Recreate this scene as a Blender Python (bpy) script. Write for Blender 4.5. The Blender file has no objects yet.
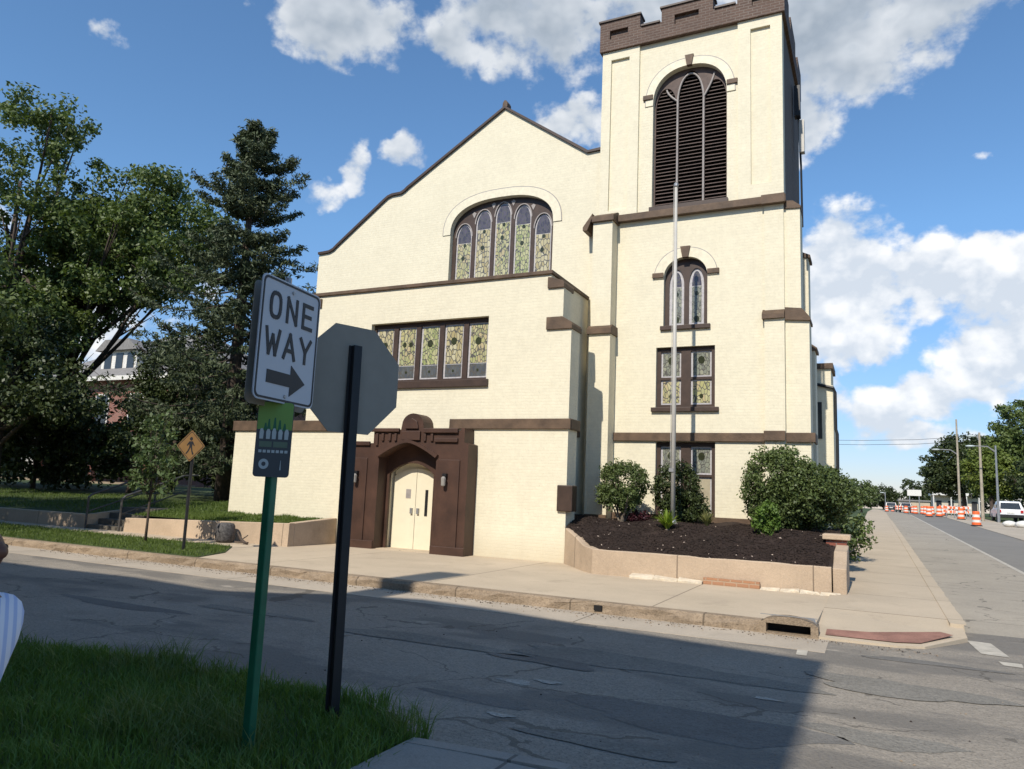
import bpy, bmesh, math, random
import numpy as np
from mathutils import Vector, Matrix
random.seed(7); rng = np.random.default_rng(11)
S = bpy.context.scene; COL = S.collection
R_ = math.radians

# ------------------------------------------------------------------ helpers
def props(o, label=None, cat=None, group=None, kind=None):
    if label: o['label'] = label
    if cat: o['category'] = cat
    if group: o['group'] = group
    if kind: o['kind'] = kind
    return o
def thing(name, loc, label, cat, group=None, rz=0.0):
    o = bpy.data.objects.new(name, None); COL.objects.link(o)
    o.location = loc; o.rotation_euler = (0, 0, rz); o.empty_display_size = .2
    return props(o, label, cat, group)
def link_mesh(name, me, mats, parent=None, world=True, smooth=False):
    o = bpy.data.objects.new(name, me); COL.objects.link(o)
    for m in (mats if isinstance(mats, (list, tuple)) else [mats]): me.materials.append(m)
    if smooth: me.polygons.foreach_set('use_smooth', [True]*len(me.polygons))
    if parent is not None:
        o.parent = parent
        if world:
            o.matrix_parent_inverse = wm(parent).inverted()
    return o
def wm(o):
    m = Matrix.LocRotScale(o.location, o.rotation_euler, o.scale)
    if o.parent: m = wm(o.parent) @ o.matrix_parent_inverse @ m
    return m
class MB:
    def __init__(s): s.v = []; s.f = []; s.m = []
    def add(s, vs, fs, mi=0):
        b = len(s.v); s.v += [tuple(p) for p in vs]
        for f in fs: s.f.append(tuple(i+b for i in f)); s.m.append(mi)
        return s
    def box(s, x0, x1, y0, y1, z0, z1, mi=0):
        v = [(x0,y0,z0),(x1,y0,z0),(x1,y1,z0),(x0,y1,z0),(x0,y0,z1),(x1,y0,z1),(x1,y1,z1),(x0,y1,z1)]
        return s.add(v, [(0,3,2,1),(4,5,6,7),(0,1,5,4),(1,2,6,5),(2,3,7,6),(3,0,4,7)], mi)
    def prism(s, poly, y0, y1, mi=0):            # convex-ish / simple polygon in XZ, extruded along Y
        n = len(poly)
        v = [(x, y0, z) for x, z in poly] + [(x, y1, z) for x, z in poly]
        a = sum(poly[i][0]*poly[(i+1) % n][1]-poly[(i+1) % n][0]*poly[i][1] for i in range(n))
        f = [tuple(range(n)), tuple(range(2*n-1, n-1, -1))] + [(i, i+n, (i+1) % n+n, (i+1) % n) for i in range(n)]
        if a < 0: f = [tuple(reversed(q)) for q in f]
        return s.add(v, f, mi)
    def prism_x(s, poly, x0, x1, mi=0):          # polygon in YZ extruded along X
        n = len(poly); v = [(x0, y, z) for y, z in poly] + [(x1, y, z) for y, z in poly]
        return s.add(v, [tuple(range(n)), tuple(range(2*n-1, n-1, -1))]+[(i, i+n, (i+1) % n+n, (i+1) % n) for i in range(n)], mi)
    def prism_z(s, poly, z0, z1, mi=0):
        n = len(poly); v = [(x, y, z0) for x, y in poly] + [(x, y, z1) for x, y in poly]
        return s.add(v, [tuple(range(n-1, -1, -1)), tuple(range(n, 2*n))]+[(i, (i+1) % n, (i+1) % n+n, i+n) for i in range(n)], mi)
    def tube(s, pts, rad, n=10, mi=0, cap=True):
        pts = [Vector(p) for p in pts]
        rad = list(rad) if isinstance(rad, (list, tuple)) else [rad]*len(pts)
        b = len(s.v); up = None
        for i, p in enumerate(pts):
            d = (pts[min(i+1, len(pts)-1)]-pts[max(i-1, 0)]).normalized()
            if up is None: up = d.orthogonal().normalized()
            up = (up-d*up.dot(d)).normalized(); w = d.cross(up)
            for k in range(n):
                a = 2*math.pi*k/n
                s.v.append(tuple(p+(up*math.cos(a)+w*math.sin(a))*rad[i]))
        for i in range(len(pts)-1):
            for k in range(n):
                k2 = (k+1) % n
                s.f.append((b+i*n+k, b+i*n+k2, b+(i+1)*n+k2, b+(i+1)*n+k)); s.m.append(mi)
        if cap:
            s.f.append(tuple(b+k for k in range(n-1, -1, -1))); s.m.append(mi)
            e = b+(len(pts)-1)*n; s.f.append(tuple(e+k for k in range(n))); s.m.append(mi)
        return s
    def lathe(s, prof, c, n=20, mis=None):       # prof: (r, z) list
        b = len(s.v)
        for r, z in prof:
            for k in range(n):
                a = 2*math.pi*k/n; s.v.append((c[0]+r*math.cos(a), c[1]+r*math.sin(a), c[2]+z))
        for i in range(len(prof)-1):
            for k in range(n):
                k2 = (k+1) % n; s.f.append((b+i*n+k, b+i*n+k2, b+(i+1)*n+k2, b+(i+1)*n+k)); s.m.append(mis[i] if mis else 0)
        s.f.append(tuple(b+k for k in range(n-1, -1, -1))); s.m.append(mis[0] if mis else 0)
        e = b+(len(prof)-1)*n; s.f.append(tuple(e+k for k in range(n))); s.m.append(mis[-1] if mis else 0)
        return s
    def ball(s, c, r, n=10, m=6, mi=0):
        prof = [(max(1e-3, math.sin(math.pi*i/m)), -math.cos(math.pi*i/m)) for i in range(m+1)]
        b0 = len(s.v); s.lathe(prof, (0,0,0), n, [mi]*(m+1))
        rr = r if isinstance(r, (list, tuple)) else (r, r, r)
        for i in range(b0, len(s.v)):
            x, y, z = s.v[i]; s.v[i] = (c[0]+x*rr[0], c[1]+y*rr[1], c[2]+z*rr[2])
        return s
    def strip(s, pts, th, y0, y1, mi=0):         # coping along an XZ polyline
        n = len(pts); off = []
        for i in range(n):
            a = Vector(pts[max(i-1, 0)]); c = Vector(pts[min(i+1, n-1)]); d = (c-a).normalized()
            nn = Vector((-d.y, d.x)); nn = nn if nn.y > 0 else -nn
            off.append((pts[i][0]+nn.x*th, pts[i][1]+nn.y*th))
        for i in range(n-1):
            s.prism([pts[i], pts[i+1], off[i+1], off[i]], y0, y1, mi)
        return s
    def holed(s, outer, holes, y0, y1, mi=0):    # XZ polygon with holes, extruded between y0 and y1
        cu = bpy.data.curves.new('tmp', 'CURVE'); cu.dimensions = '2D'; cu.fill_mode = 'BOTH'; cu.extrude = abs(y1-y0)/2
        for loop in [outer]+list(holes):
            sp = cu.splines.new('POLY'); sp.points.add(len(loop)-1)
            for p, (x, z) in zip(sp.points, loop): p.co = (x, z, 0, 1)
            sp.use_cyclic_u = True
        ob = bpy.data.objects.new('tmp', cu); COL.objects.link(ob)
        dg = bpy.context.evaluated_depsgraph_get(); dg.update()
        me = bpy.data.meshes.new_from_object(ob.evaluated_get(dg))
        ym = (y0+y1)/2
        s.add([(v.co.x, ym-v.co.z, v.co.y) for v in me.vertices], [tuple(p.vertices) for p in me.polygons], mi)
        bpy.data.objects.remove(ob); bpy.data.curves.remove(cu); bpy.data.meshes.remove(me)
        return s
    def xf(s, M, start=0):
        for i in range(start, len(s.v)): s.v[i] = tuple(M @ Vector(s.v[i]))
        return s
    def pieces(s):
        par = list(range(len(s.v)))
        def find(a):
            while par[a] != a: par[a] = par[par[a]]; a = par[a]
            return a
        for f in s.f:
            for q in f[1:]: par[find(q)] = find(f[0])
        out = {}
        for f, m in zip(s.f, s.m): out.setdefault(find(f[0]), []).append((f, m))
        for fs in out.values():
            ids = sorted({q for f, _ in fs for q in f}); mp = {q: i for i, q in enumerate(ids)}; mb = MB()
            mb.v = [s.v[q] for q in ids]; mb.f = [tuple(mp[q] for q in f) for f, _ in fs]; mb.m = [m for _, m in fs]; yield mb
    def build(s, name, mats, parent=None, smooth=False, bevel=0, fixn=False, world=True, split=False):
        if split: return [q.build(name, mats, parent, smooth, bevel, fixn, world) for q in s.pieces()][0]
        me = bpy.data.meshes.new(name); me.from_pydata(s.v, [], s.f)
        if any(s.m): me.polygons.foreach_set('material_index', s.m)
        if fixn:
            bm = bmesh.new(); bm.from_mesh(me); bmesh.ops.remove_doubles(bm, verts=bm.verts, dist=1e-5)
            bmesh.ops.recalc_face_normals(bm, faces=bm.faces); bm.to_mesh(me); bm.free()
        me.update()
        o = link_mesh(name, me, mats, parent, world, smooth)
        if bevel:
            b = o.modifiers.new('b', 'BEVEL'); b.width = bevel; b.segments = 2; b.limit_method = 'ANGLE'; b.angle_limit = R_(40)
        return o
def sup_arch(x0, x1, z0, zs, h, e=2.3, n=20):     # flattened arch outline
    xc = (x0+x1)/2; w = (x1-x0)/2; pts = [(x0, z0), (x1, z0)]
    for i in range(n+1):
        a = math.pi*i/n
        c, s_ = math.cos(a), max(0.0, math.sin(a))
        pts.append((xc+w*math.copysign(abs(c)**(2/e), c), zs+h*s_**(2/e)))
    return pts
def point_arch(x0, x1, z0, zs, h, n=8):            # pointed arch
    xc = (x0+x1)/2; w = (x1-x0)/2; pts = [(x0, z0), (x1, z0)]
    for i in range(n+1):
        t = i/n; pts.append((x1-w*t**1.75, zs+h*math.sin(t*math.pi/2)))
    for i in range(n-1, -1, -1):
        t = i/n; pts.append((x0+w*t**1.75, zs+h*math.sin(t*math.pi/2)))
    return pts
def rect(x0, x1, z0, z1): return [(x0, z0), (x1, z0), (x1, z1), (x0, z1)]

# ------------------------------------------------------------------ materials
def nmat(name):
    m = bpy.data.materials.new(name); m.use_nodes = True
    nt = m.node_tree; b = nt.nodes['Principled BSDF']; return m, nt, b
def N(nt, t, **k):
    n = nt.nodes.new(t)
    for a, v in k.items(): setattr(n, a, v)
    return n
def lk(nt, a, b): nt.links.new(a, b)
def rgba(c): return (c[0], c[1], c[2], 1)
def objco(nt, scale=(1,1,1)):
    tc = N(nt, 'ShaderNodeTexCoord'); mp = N(nt, 'ShaderNodeMapping'); mp.inputs['Scale'].default_value = scale
    g = N(nt, 'ShaderNodeNewGeometry'); lk(nt, g.outputs['Position'], mp.inputs['Vector']); return mp.outputs['Vector']
def noise(nt, vec, scale, detail=5, rough=.6):
    n = N(nt, 'ShaderNodeTexNoise'); n.inputs['Scale'].default_value = scale; n.inputs['Detail'].default_value = detail
    n.inputs['Roughness'].default_value = rough; lk(nt, vec, n.inputs['Vector']); return n.outputs['Fac']
def ramp(nt, fac, stops):
    r = N(nt, 'ShaderNodeValToRGB'); e = r.color_ramp.elements
    while len(e) > len(stops): e.remove(e[-1])
    while len(e) < len(stops): e.new(.5)
    for q, (p, c) in zip(e, stops): q.position = p; q.color = rgba(c) if len(c) == 3 else c
    lk(nt, fac, r.inputs['Fac']); return r.outputs['Color']
def mixc(nt, fac, a, b, mode='MIX'):
    m = N(nt, 'ShaderNodeMix', data_type='RGBA', blend_type=mode)
    for sock, v in ((m.inputs[0], fac), (m.inputs[6], a), (m.inputs[7], b)):
        if hasattr(v, 'is_output'): lk(nt, v, sock)
        elif isinstance(v, (int, float)): sock.default_value = v
        else: sock.default_value = rgba(v)
    return m.outputs[2]
def math_(nt, op, a, b=None, c=None, clamp=False):
    m = N(nt, 'ShaderNodeMath', operation=op); m.use_clamp = clamp
    for i, v in enumerate((a, b, c)):
        if v is None: continue
        if hasattr(v, 'is_output'): lk(nt, v, m.inputs[i])
        else: m.inputs[i].default_value = v
    return m.outputs[0]
def bump(nt, b, h, strength=.3, dist=.02):
    n = N(nt, 'ShaderNodeBump'); n.inputs['Strength'].default_value = strength; n.inputs['Distance'].default_value = dist
    lk(nt, h, n.inputs['Height']); lk(nt, n.outputs['Normal'], b.inputs['Normal'])
def simple(name, c, rough=.6, metal=0, var=.12, sc=6, spec=.4, bmp=0):
    m, nt, b = nmat(name); v = objco(nt)
    f = noise(nt, v, sc)
    lk(nt, ramp(nt, f, [(.3, tuple(x*(1-var) for x in c)), (.7, tuple(min(1, x*(1+var)) for x in c))]), b.inputs['Base Color'])
    b.inputs['Roughness'].default_value = rough; b.inputs['Metallic'].default_value = metal
    b.inputs['Specular IOR Level'].default_value = spec
    if bmp: bump(nt, b, noise(nt, v, sc*8, 4), bmp, .01)
    return m
def brick_mat(name, c1, c2, mortar, bumps=.5, stain=None, msize=.012, dark=.12, painted=False):
    m, nt, b = nmat(name)
    g = N(nt, 'ShaderNodeNewGeometry'); sp = N(nt, 'ShaderNodeSeparateXYZ'); lk(nt, g.outputs['Position'], sp.inputs[0])
    cb = N(nt, 'ShaderNodeCombineXYZ'); lk(nt, math_(nt, 'ADD', sp.outputs[0], sp.outputs[1]), cb.inputs[0]); lk(nt, sp.outputs[2], cb.inputs[1])
    br = N(nt, 'ShaderNodeTexBrick'); lk(nt, cb.outputs[0], br.inputs['Vector'])
    br.inputs['Color1'].default_value = rgba(c1); br.inputs['Color2'].default_value = rgba(c2); br.inputs['Mortar'].default_value = rgba(mortar)
    br.inputs['Scale'].default_value = 1; br.inputs['Brick Width'].default_value = .215; br.inputs['Row Height'].default_value = .075
    br.inputs['Mortar Size'].default_value = msize; br.inputs['Mortar Smooth'].default_value = .3
    v = g.outputs['Position']
    f = noise(nt, v, 1.1, 6, .65)
    col = mixc(nt, ramp(nt, f, [(.35, (0,0,0)), (.75, (dark*2.4,)*3)]), br.outputs['Color'], tuple(x*.72 for x in c1))
    # weather streaks running down the wall
    mp = N(nt, 'ShaderNodeMapping'); mp.inputs['Scale'].default_value = (2.2, 2.2, .22); lk(nt, v, mp.inputs['Vector'])
    f2 = noise(nt, mp.outputs[0], 1.6, 6, .7)
    col = mixc(nt, ramp(nt, f2, [(.56, (0,0,0)), (.8, (.34,)*3)]), col, stain or tuple(x*.6 for x in c1))
    f3 = noise(nt, v, 26, 3, .6)
    col = mixc(nt, ramp(nt, f3, [(.54, (0,0,0)), (.72, (.3,)*3)]), col, tuple(x*.72 for x in c1))
    lk(nt, col, b.inputs['Base Color']); b.inputs['Roughness'].default_value = .75; b.inputs['Specular IOR Level'].default_value = .3
    if painted:      # thick lumpy old paint: uneven blotches, chips, courses only faintly readable
        f5 = noise(nt, v, 7.5, 5, .7)
        col = mixc(nt, ramp(nt, f5, [(.38, (.3,)*3), (.52, (0,0,0))]), col, tuple(x*1.10 for x in c1))
        col = mixc(nt, ramp(nt, f5, [(.52, (0,0,0)), (.7, (.22,)*3)]), col, tuple(x*.82 for x in c1))
        f6 = noise(nt, v, 15, 4, .75)
        col = mixc(nt, ramp(nt, f6, [(.64, (0,0,0)), (.72, (.42,)*3)]), col, tuple(x*.62 for x in c1))
        gr = N(nt, 'ShaderNodeMapRange'); gr.inputs[1].default_value = .15; gr.inputs[2].default_value = .75; gr.inputs[3].default_value = .5; gr.inputs[4].default_value = 0
        lk(nt, math_(nt, 'ADD', sp.outputs[2], math_(nt, 'MULTIPLY', math_(nt, 'SUBTRACT', f5, .5), .8)), gr.inputs[0])
        col = mixc(nt, gr.outputs[0], col, (.42,.35,.24))
        lk(nt, col, b.inputs['Base Color'])
    h = math_(nt, 'ADD', math_(nt, 'MULTIPLY', br.outputs['Fac'], -.9 if painted else -1.0), math_(nt, 'MULTIPLY', noise(nt, v, 22 if painted else 30, 4, .7), 1.1 if painted else .8))
    bump(nt, b, h, bumps, .012)
    return m
M = {}
M['cream'] = brick_mat('cream_painted_brick', (.705,.645,.485), (.685,.625,.47), (.67,.61,.455), .30, stain=(.55,.49,.36), msize=.007, painted=True)
M['creamtrim'] = simple('cream_paint', (.685,.625,.47), .6, var=.10, sc=9, bmp=.4)
M['rail'] = simple('weathered_dark_rail', (.085,.08,.075), .5, .3, var=.25)
M['door'] = simple('cream_door_paint', (.70,.635,.47), .45, var=.03)
M['trim'] = simple('brown_trim', (.10,.063,.038), .65, var=.38, sc=3.2, bmp=.5)
M['trimd'] = simple('dark_brown_wood', (.05,.030,.021), .5, var=.25, sc=5)
M['portal'] = simple('brown_portal_stone', (.056,.027,.017), .55, var=.35, sc=1.6, bmp=.25)
M['brownbrick'] = brick_mat('brown_brick', (.125,.078,.058), (.088,.055,.042), (.18,.145,.12), .6, dark=.3)
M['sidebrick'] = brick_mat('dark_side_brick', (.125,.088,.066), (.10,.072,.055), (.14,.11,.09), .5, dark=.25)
M['redbrick'] = brick_mat('red_brick', (.26,.085,.055), (.20,.07,.05), (.30,.26,.22), .6, dark=.3)
M['roof'] = simple('grey_shingle', (.20,.19,.18), .8, var=.2, sc=5)
M['louver'] = simple('dark_louvre', (.085,.056,.046), .65, var=.3, sc=8)
M['black'] = simple('black_paint', (.012,.012,.013), .45, var=.3)
M['void'] = simple('dark_interior', (.01,.009,.009), .9, var=.1)
M['mull'] = simple('grey_mullion', (.30,.27,.25), .6, var=.15)
M['lead'] = simple('pale_lead_came', (.42,.40,.40), .5, var=.2, sc=20)
def glass_mat(name, cols, scale=22, rough=.18):
    m, nt, b = nmat(name); v = objco(nt, (1, 1, .55))
    vo = N(nt, 'ShaderNodeTexVoronoi'); vo.inputs['Scale'].default_value = scale; lk(nt, v, vo.inputs['Vector'])
    sp = N(nt, 'ShaderNodeSeparateColor'); lk(nt, vo.outputs['Color'], sp.inputs[0])
    k = len(cols); c = ramp(nt, sp.outputs[0], [(i/k, q) for i, q in enumerate(cols)])
    c = mixc(nt, ramp(nt, noise(nt, v, 9, 4), [(.35, (0,0,0)), (.8, (.6,)*3)]), c, tuple(x*.75 for x in cols[0]))
    e = N(nt, 'ShaderNodeTexVoronoi', feature='DISTANCE_TO_EDGE'); e.inputs['Scale'].default_value = scale; lk(nt, v, e.inputs['Vector'])
    c = mixc(nt, math_(nt, 'LESS_THAN', e.outputs['Distance'], .07), c, (.10,.095,.085))
    lk(nt, c, b.inputs['Base Color']); b.inputs['Roughness'].default_value = rough
    bump(nt, b, noise(nt, v, 14, 3), .25, .01)
    return m
M['gl_y'] = glass_mat('opal_yellow_green_glass', [(.44,.40,.19), (.34,.35,.16), (.52,.48,.28), (.30,.33,.17), (.46,.38,.22)], 13)
M['gl_y2'] = glass_mat('amber_cream_glass', [(.50,.44,.26), (.40,.35,.18), (.54,.50,.34), (.36,.30,.15)], 11)
M['gl_y3'] = glass_mat('olive_green_glass', [(.33,.36,.15), (.26,.30,.12), (.40,.41,.20), (.46,.44,.24)], 14)
M['gl_p'] = glass_mat('plum_grey_glass', [(.085,.075,.095), (.11,.095,.12), (.06,.055,.075)], 14)
M['gl_b'] = glass_mat('slate_blue_glass', [(.075,.085,.10), (.10,.11,.12), (.12,.13,.13)], 12)
M['gl_g'] = glass_mat('pale_grey_green_glass', [(.20,.21,.17), (.26,.27,.20), (.17,.18,.16), (.30,.30,.22)], 16)
M['gl_d'] = simple('dark_green_glass_jewel', (.035,.04,.02), .2, var=.3)
M['gl_t'] = simple('plain_tan_glass', (.38,.33,.23), .25, var=.15)
M['pane'] = simple('dark_window_glass', (.03,.035,.04), .06, var=.2, spec=.6)
# concrete / ground
def ground_mat(name, base, var, sc1=.5, sc2=25, cracks=0, joints=None, rough=.85, patch=None, bmp=.35, speck=.25):
    m, nt, b = nmat(name); v = objco(nt)
    f = noise(nt, v, sc1, 7, .62)
    col = ramp(nt, f, [(.28, tuple(x*(1-var) for x in base)), (.5, base), (.72, tuple(x*(1+var) for x in base))])
    f2 = noise(nt, v, sc2, 3, .7)
    col = mixc(nt, ramp(nt, f2, [(.42, (0,0,0)), (.75, (speck,)*3)]), col, tuple(x*1.6 for x in base))
    f2b = noise(nt, v, sc2*2.7, 2, .7)
    col = mixc(nt, ramp(nt, f2b, [(.5, (0,0,0)), (.72, (speck*1.5,)*3)]), col, tuple(x*.45 for x in base))
    h = math_(nt, 'ADD', f2, f2b)
    if patch:
        mp = N(nt, 'ShaderNodeMapping'); mp.inputs['Scale'].default_value = (.55, 1.25, 1); lk(nt, v, mp.inputs['Vector'])
        fp = noise(nt, mp.outputs[0], .55, 4, .55)
        col = mixc(nt, ramp(nt, fp, [(.5, (0,0,0)), (.57, (.7,)*3)]), col, patch)
        fq = noise(nt, mp.outputs[0], 1.3, 5, .6)
        col = mixc(nt, ramp(nt, fq, [(.66, (0,0,0)), (.70, (.5,)*3)]), col, tuple(min(1, x*1.75) for x in base))
    if cracks:
        wv = N(nt, 'ShaderNodeVectorMath', operation='ADD'); nn = N(nt, 'ShaderNodeTexNoise'); nn.inputs['Scale'].default_value = 1.4; nn.inputs['Detail'].default_value = 6
        lk(nt, v, nn.inputs['Vector']); sc = N(nt, 'ShaderNodeVectorMath', operation='SCALE'); sc.inputs['Scale'].default_value = 1.1
        lk(nt, nn.outputs['Color'], sc.inputs[0]); lk(nt, v, wv.inputs[0]); lk(nt, sc.outputs[0], wv.inputs[1])
        mp2 = N(nt, 'ShaderNodeMapping'); mp2.inputs['Scale'].default_value = (.7, 1.1, 0); lk(nt, wv.outputs[0], mp2.inputs['Vector'])
        e = N(nt, 'ShaderNodeTexVoronoi', feature='DISTANCE_TO_EDGE'); e.inputs['Scale'].default_value = .62; lk(nt, mp2.outputs[0], e.inputs['Vector'])
        cm = math_(nt, 'MULTIPLY', math_(nt, 'LESS_THAN', e.outputs['Distance'], .008), math_(nt, 'GREATER_THAN', noise(nt, v, .6, 3), .48))
        col = mixc(nt, math_(nt, 'MULTIPLY', cm, cracks), col, tuple(x*.3 for x in base))
    if joints:
        sp = N(nt, 'ShaderNodeSeparateXYZ'); lk(nt, v, sp.inputs[0]); jm = None
        for ax, step, off in joints:
            fr = math_(nt, 'FRACT', math_(nt, 'DIVIDE', math_(nt, 'ADD', sp.outputs[ax], off+500*step), step))
            j = math_(nt, 'LESS_THAN', fr, .024/step)
            jm = j if jm is None else math_(nt, 'MAXIMUM', jm, j)
        col = mixc(nt, math_(nt, 'MULTIPLY', jm, .75), col, tuple(x*.3 for x in base))
    # broad stains
    f4 = noise(nt, v, 1.7, 6, .7)
    col = mixc(nt, ramp(nt, f4, [(.55, (0,0,0)), (.8, (.55,)*3)]), col, tuple(x*.55 for x in base))
    lk(nt, col, b.inputs['Base Color']); b.inputs['Roughness'].default_value = rough; b.inputs['Specular IOR Level'].default_value = .25
    bump(nt, b, h, bmp, .015); return m
M['asphalt'] = ground_mat('worn_asphalt', (.262,.230,.186), .18, .5, 17, cracks=.6, patch=(.135,.125,.11), bmp=.9, speck=.5)
M['asphalt2'] = ground_mat('intersection_asphalt', (.30,.262,.208), .18, .6, 14, cracks=.7, bmp=.9, speck=.5)
M['asphalt_b'] = ground_mat('main_street_asphalt', (.20,.185,.16), .12, .3, 25, bmp=.3, speck=.2)
M['lane'] = ground_mat('parking_lane_concrete', (.32,.28,.22), .16, .4, 18, cracks=.7, joints=[(1, 4.5, 0)], bmp=.4)
M['gutter'] = ground_mat('gutter_concrete', (.40,.34,.265), .16, .8, 30, joints=[(0, 3.1, .5)], bmp=.3, speck=.2)
M['walk'] = ground_mat('sidewalk_concrete', (.46,.375,.27), .12, .6, 35, joints=[(0, 3.72, 2.86)], bmp=.2, speck=.15)
M['walkB'] = ground_mat('side_sidewalk_concrete', (.44,.36,.26), .12, .6, 35, joints=[(1, 2.1, .3)], bmp=.2, speck=.15)
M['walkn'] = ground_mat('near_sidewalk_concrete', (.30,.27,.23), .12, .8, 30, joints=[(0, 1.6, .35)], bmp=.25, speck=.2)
M['curb'] = ground_mat('old_curb_stone', (.27,.205,.14), .3, 2.5, 18, joints=[(0, 1.9, .2)], bmp=1, speck=.45)
M['concwall'] = ground_mat('retaining_concrete', (.44,.335,.235), .18, 1.0, 26, joints=[(0, 2.35, 1.0)], bmp=.4, speck=.2)
M['slabw'] = simple('pale_slab', (.56,.48,.36), .8, var=.22, sc=6, bmp=.5)
M['brickor'] = brick_mat('orange_footing_brick', (.42,.21,.11), (.36,.19,.11), (.42,.33,.23), .6, dark=.3)
M['red'] = ground_mat('red_tactile', (.26,.135,.10), .35, 3, 40, bmp=.5)
M['dirt'] = ground_mat('earth_and_grass', (.055,.075,.025), .35, 1.2, 20, bmp=.5, speck=.3)
M['gravel'] = ground_mat('work_zone_gravel', (.40,.34,.26), .2, .5, 12, bmp=.5, speck=.3)
M['mulch'] = ground_mat('dark_mulch', (.036,.024,.019), .4, 3, 45, bmp=1.0, speck=.5)
M['step'] = ground_mat('shade_dark_step_concrete', (.13,.115,.09), .3, 2, 20, bmp=.6)  # plain concrete; the tree shade over the steps is darkened into this colour
M['white'] = simple('white_paint', (.62,.6,.55), .7, var=.2, sc=9)
M['linew'] = simple('worn_road_paint', (.42,.38,.31), .8, var=.25, sc=5)
M['steel'] = simple('galvanised_steel', (.33,.33,.33), .45, .6, var=.15)
M['polew'] = simple('pale_flagpole_paint', (.44,.42,.38), .4, var=.06)
M['signwhite'] = simple('sign_white', (.47,.49,.52), .5, var=.03)
M['signblack'] = simple('sign_black', (.012,.013,.016), .5, var=.1)
M['signback'] = simple('sign_aluminium_back', (.27,.25,.21), .75, 0, var=.06, spec=.15)
M['green'] = simple('green_post_paint', (.010,.11,.05), .45, var=.2)
M['bluegrey'] = simple('dark_slate_print', (.05,.06,.065), .5, var=.1)
M['lime'] = simple('lime_green_print', (.16,.30,.055), .5, var=.08)
M['palep'] = simple('pale_print', (.42,.47,.46), .5, var=.05)
M['midp'] = simple('green_grey_print', (.10,.15,.10), .5, var=.1)
M['amber'] = simple('shade_dulled_yellow_sign', (.19,.105,.035), .5, var=.08)  # yellow sign face, with the shade lying on it put into the colour
M['stopred'] = simple('stop_red', (.38,.02,.02), .45, var=.05)
M['orange'] = simple('barrel_orange', (.75,.13,.03), .5, var=.08)
M['rubber'] = simple('black_rubber', (.02,.02,.02), .8)
M['carw'] = simple('white_car_paint', (.7,.7,.7), .25, var=.02)
M['card'] = simple('dark_car_paint', (.03,.03,.035), .25, var=.1)
M['carred'] = simple('tail_lamp_red', (.4,.02,.02), .25)
M['bark'] = simple('bark', (.075,.055,.042), .9, var=.35, sc=7, bmp=.6)
M['barkl'] = simple('pale_bark', (.16,.13,.10), .9, var=.3, sc=7, bmp=.5)
M['wood'] = simple('weathered_pole_wood', (.34,.29,.22), .85, var=.2, sc=5)
M['tan'] = simple('tan_siding', (.5,.44,.34), .8, var=.08)
M['skin'] = simple('brown_skin', (.115,.05,.03), .5, var=.1, sc=10)
M['hair'] = simple('black_hair', (.01,.008,.007), .7, var=.3, sc=40)
M['denim'] = simple('dark_trousers', (.03,.035,.05), .8)
M['shoe'] = simple('white_shoes', (.6,.6,.6), .6)
M['glassw'] = simple('lantern_glass', (.28,.26,.23), .15, var=.05)
M['chip'] = simple('pale_wood_chip', (.38,.30,.24), .8, var=.3, sc=30)
def stripe_mat():
    m, nt, b = nmat('blue_white_striped_cloth'); v = objco(nt); sp = N(nt, 'ShaderNodeSeparateXYZ'); lk(nt, v, sp.inputs[0])
    a = math_(nt, 'ADD', math_(nt, 'MULTIPLY', sp.outputs[0], .5), sp.outputs[1])
    f = math_(nt, 'FRACT', math_(nt, 'MULTIPLY', a, 40))
    lk(nt, ramp(nt, f, [(.5, (.70,.72,.78)), (.62, (.42,.50,.70))]), b.inputs['Base Color']); b.inputs['Roughness'].default_value = .8; return m
M['stripe'] = stripe_mat()
def leaf_mat(name, cols, trans=.28, rough=.5, spec=.35):
    m, nt, b = nmat(name); out = nt.nodes['Material Output']
    g = N(nt, 'ShaderNodeNewGeometry'); k = len(cols)
    c = ramp(nt, g.outputs['Random Per Island'], [(i/max(1, k-1), q) for i, q in enumerate(cols)])
    f = noise(nt, g.outputs['Position'], .55, 3)
    c = mixc(nt, ramp(nt, f, [(.35, (0,0,0)), (.7, (.55,)*3)]), c, tuple(x*1.35 for x in cols[-1]))
    lk(nt, c, b.inputs['Base Color']); b.inputs['Roughness'].default_value = rough; b.inputs['Specular IOR Level'].default_value = spec
    t = N(nt, 'ShaderNodeBsdfTranslucent'); lk(nt, mixc(nt, 1.0, c, (1.0, 1.1, .5), 'MULTIPLY'), t.inputs['Color'])
    mx = N(nt, 'ShaderNodeMixShader'); mx.inputs[0].default_value = trans
    lk(nt, b.outputs[0], mx.inputs[1]); lk(nt, t.outputs[0], mx.inputs[2]); lk(nt, mx.outputs[0], out.inputs['Surface']); return m
M['leaf'] = leaf_mat('maple_leaves', [(0.046,0.073,0.021), (0.080,0.116,0.030), (0.120,0.158,0.045)])
M['leaf2'] = leaf_mat('shrub_leaves', [(0.038,0.058,0.019), (0.069,0.097,0.030), (0.114,0.149,0.046)], .2)
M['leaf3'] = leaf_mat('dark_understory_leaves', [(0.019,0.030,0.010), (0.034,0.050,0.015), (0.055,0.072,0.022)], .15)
M['leaf4'] = leaf_mat('young_tree_leaves', [(.045,.075,.024), (.075,.115,.04), (.11,.15,.06)])
M['leafy'] = leaf_mat('yellow_green_leaves', [(0.081,0.119,0.019), (0.112,0.150,0.027), (0.150,0.181,0.037)])
M['needle'] = leaf_mat('spruce_needles', [(0.030,0.043,0.019), (0.054,0.072,0.032), (0.084,0.103,0.049)], .08, .6)
M['lily'] = leaf_mat('bright_blade_leaves', [(.12,.20,.02), (.20,.28,.03), (.28,.34,.05)], .35)
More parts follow.
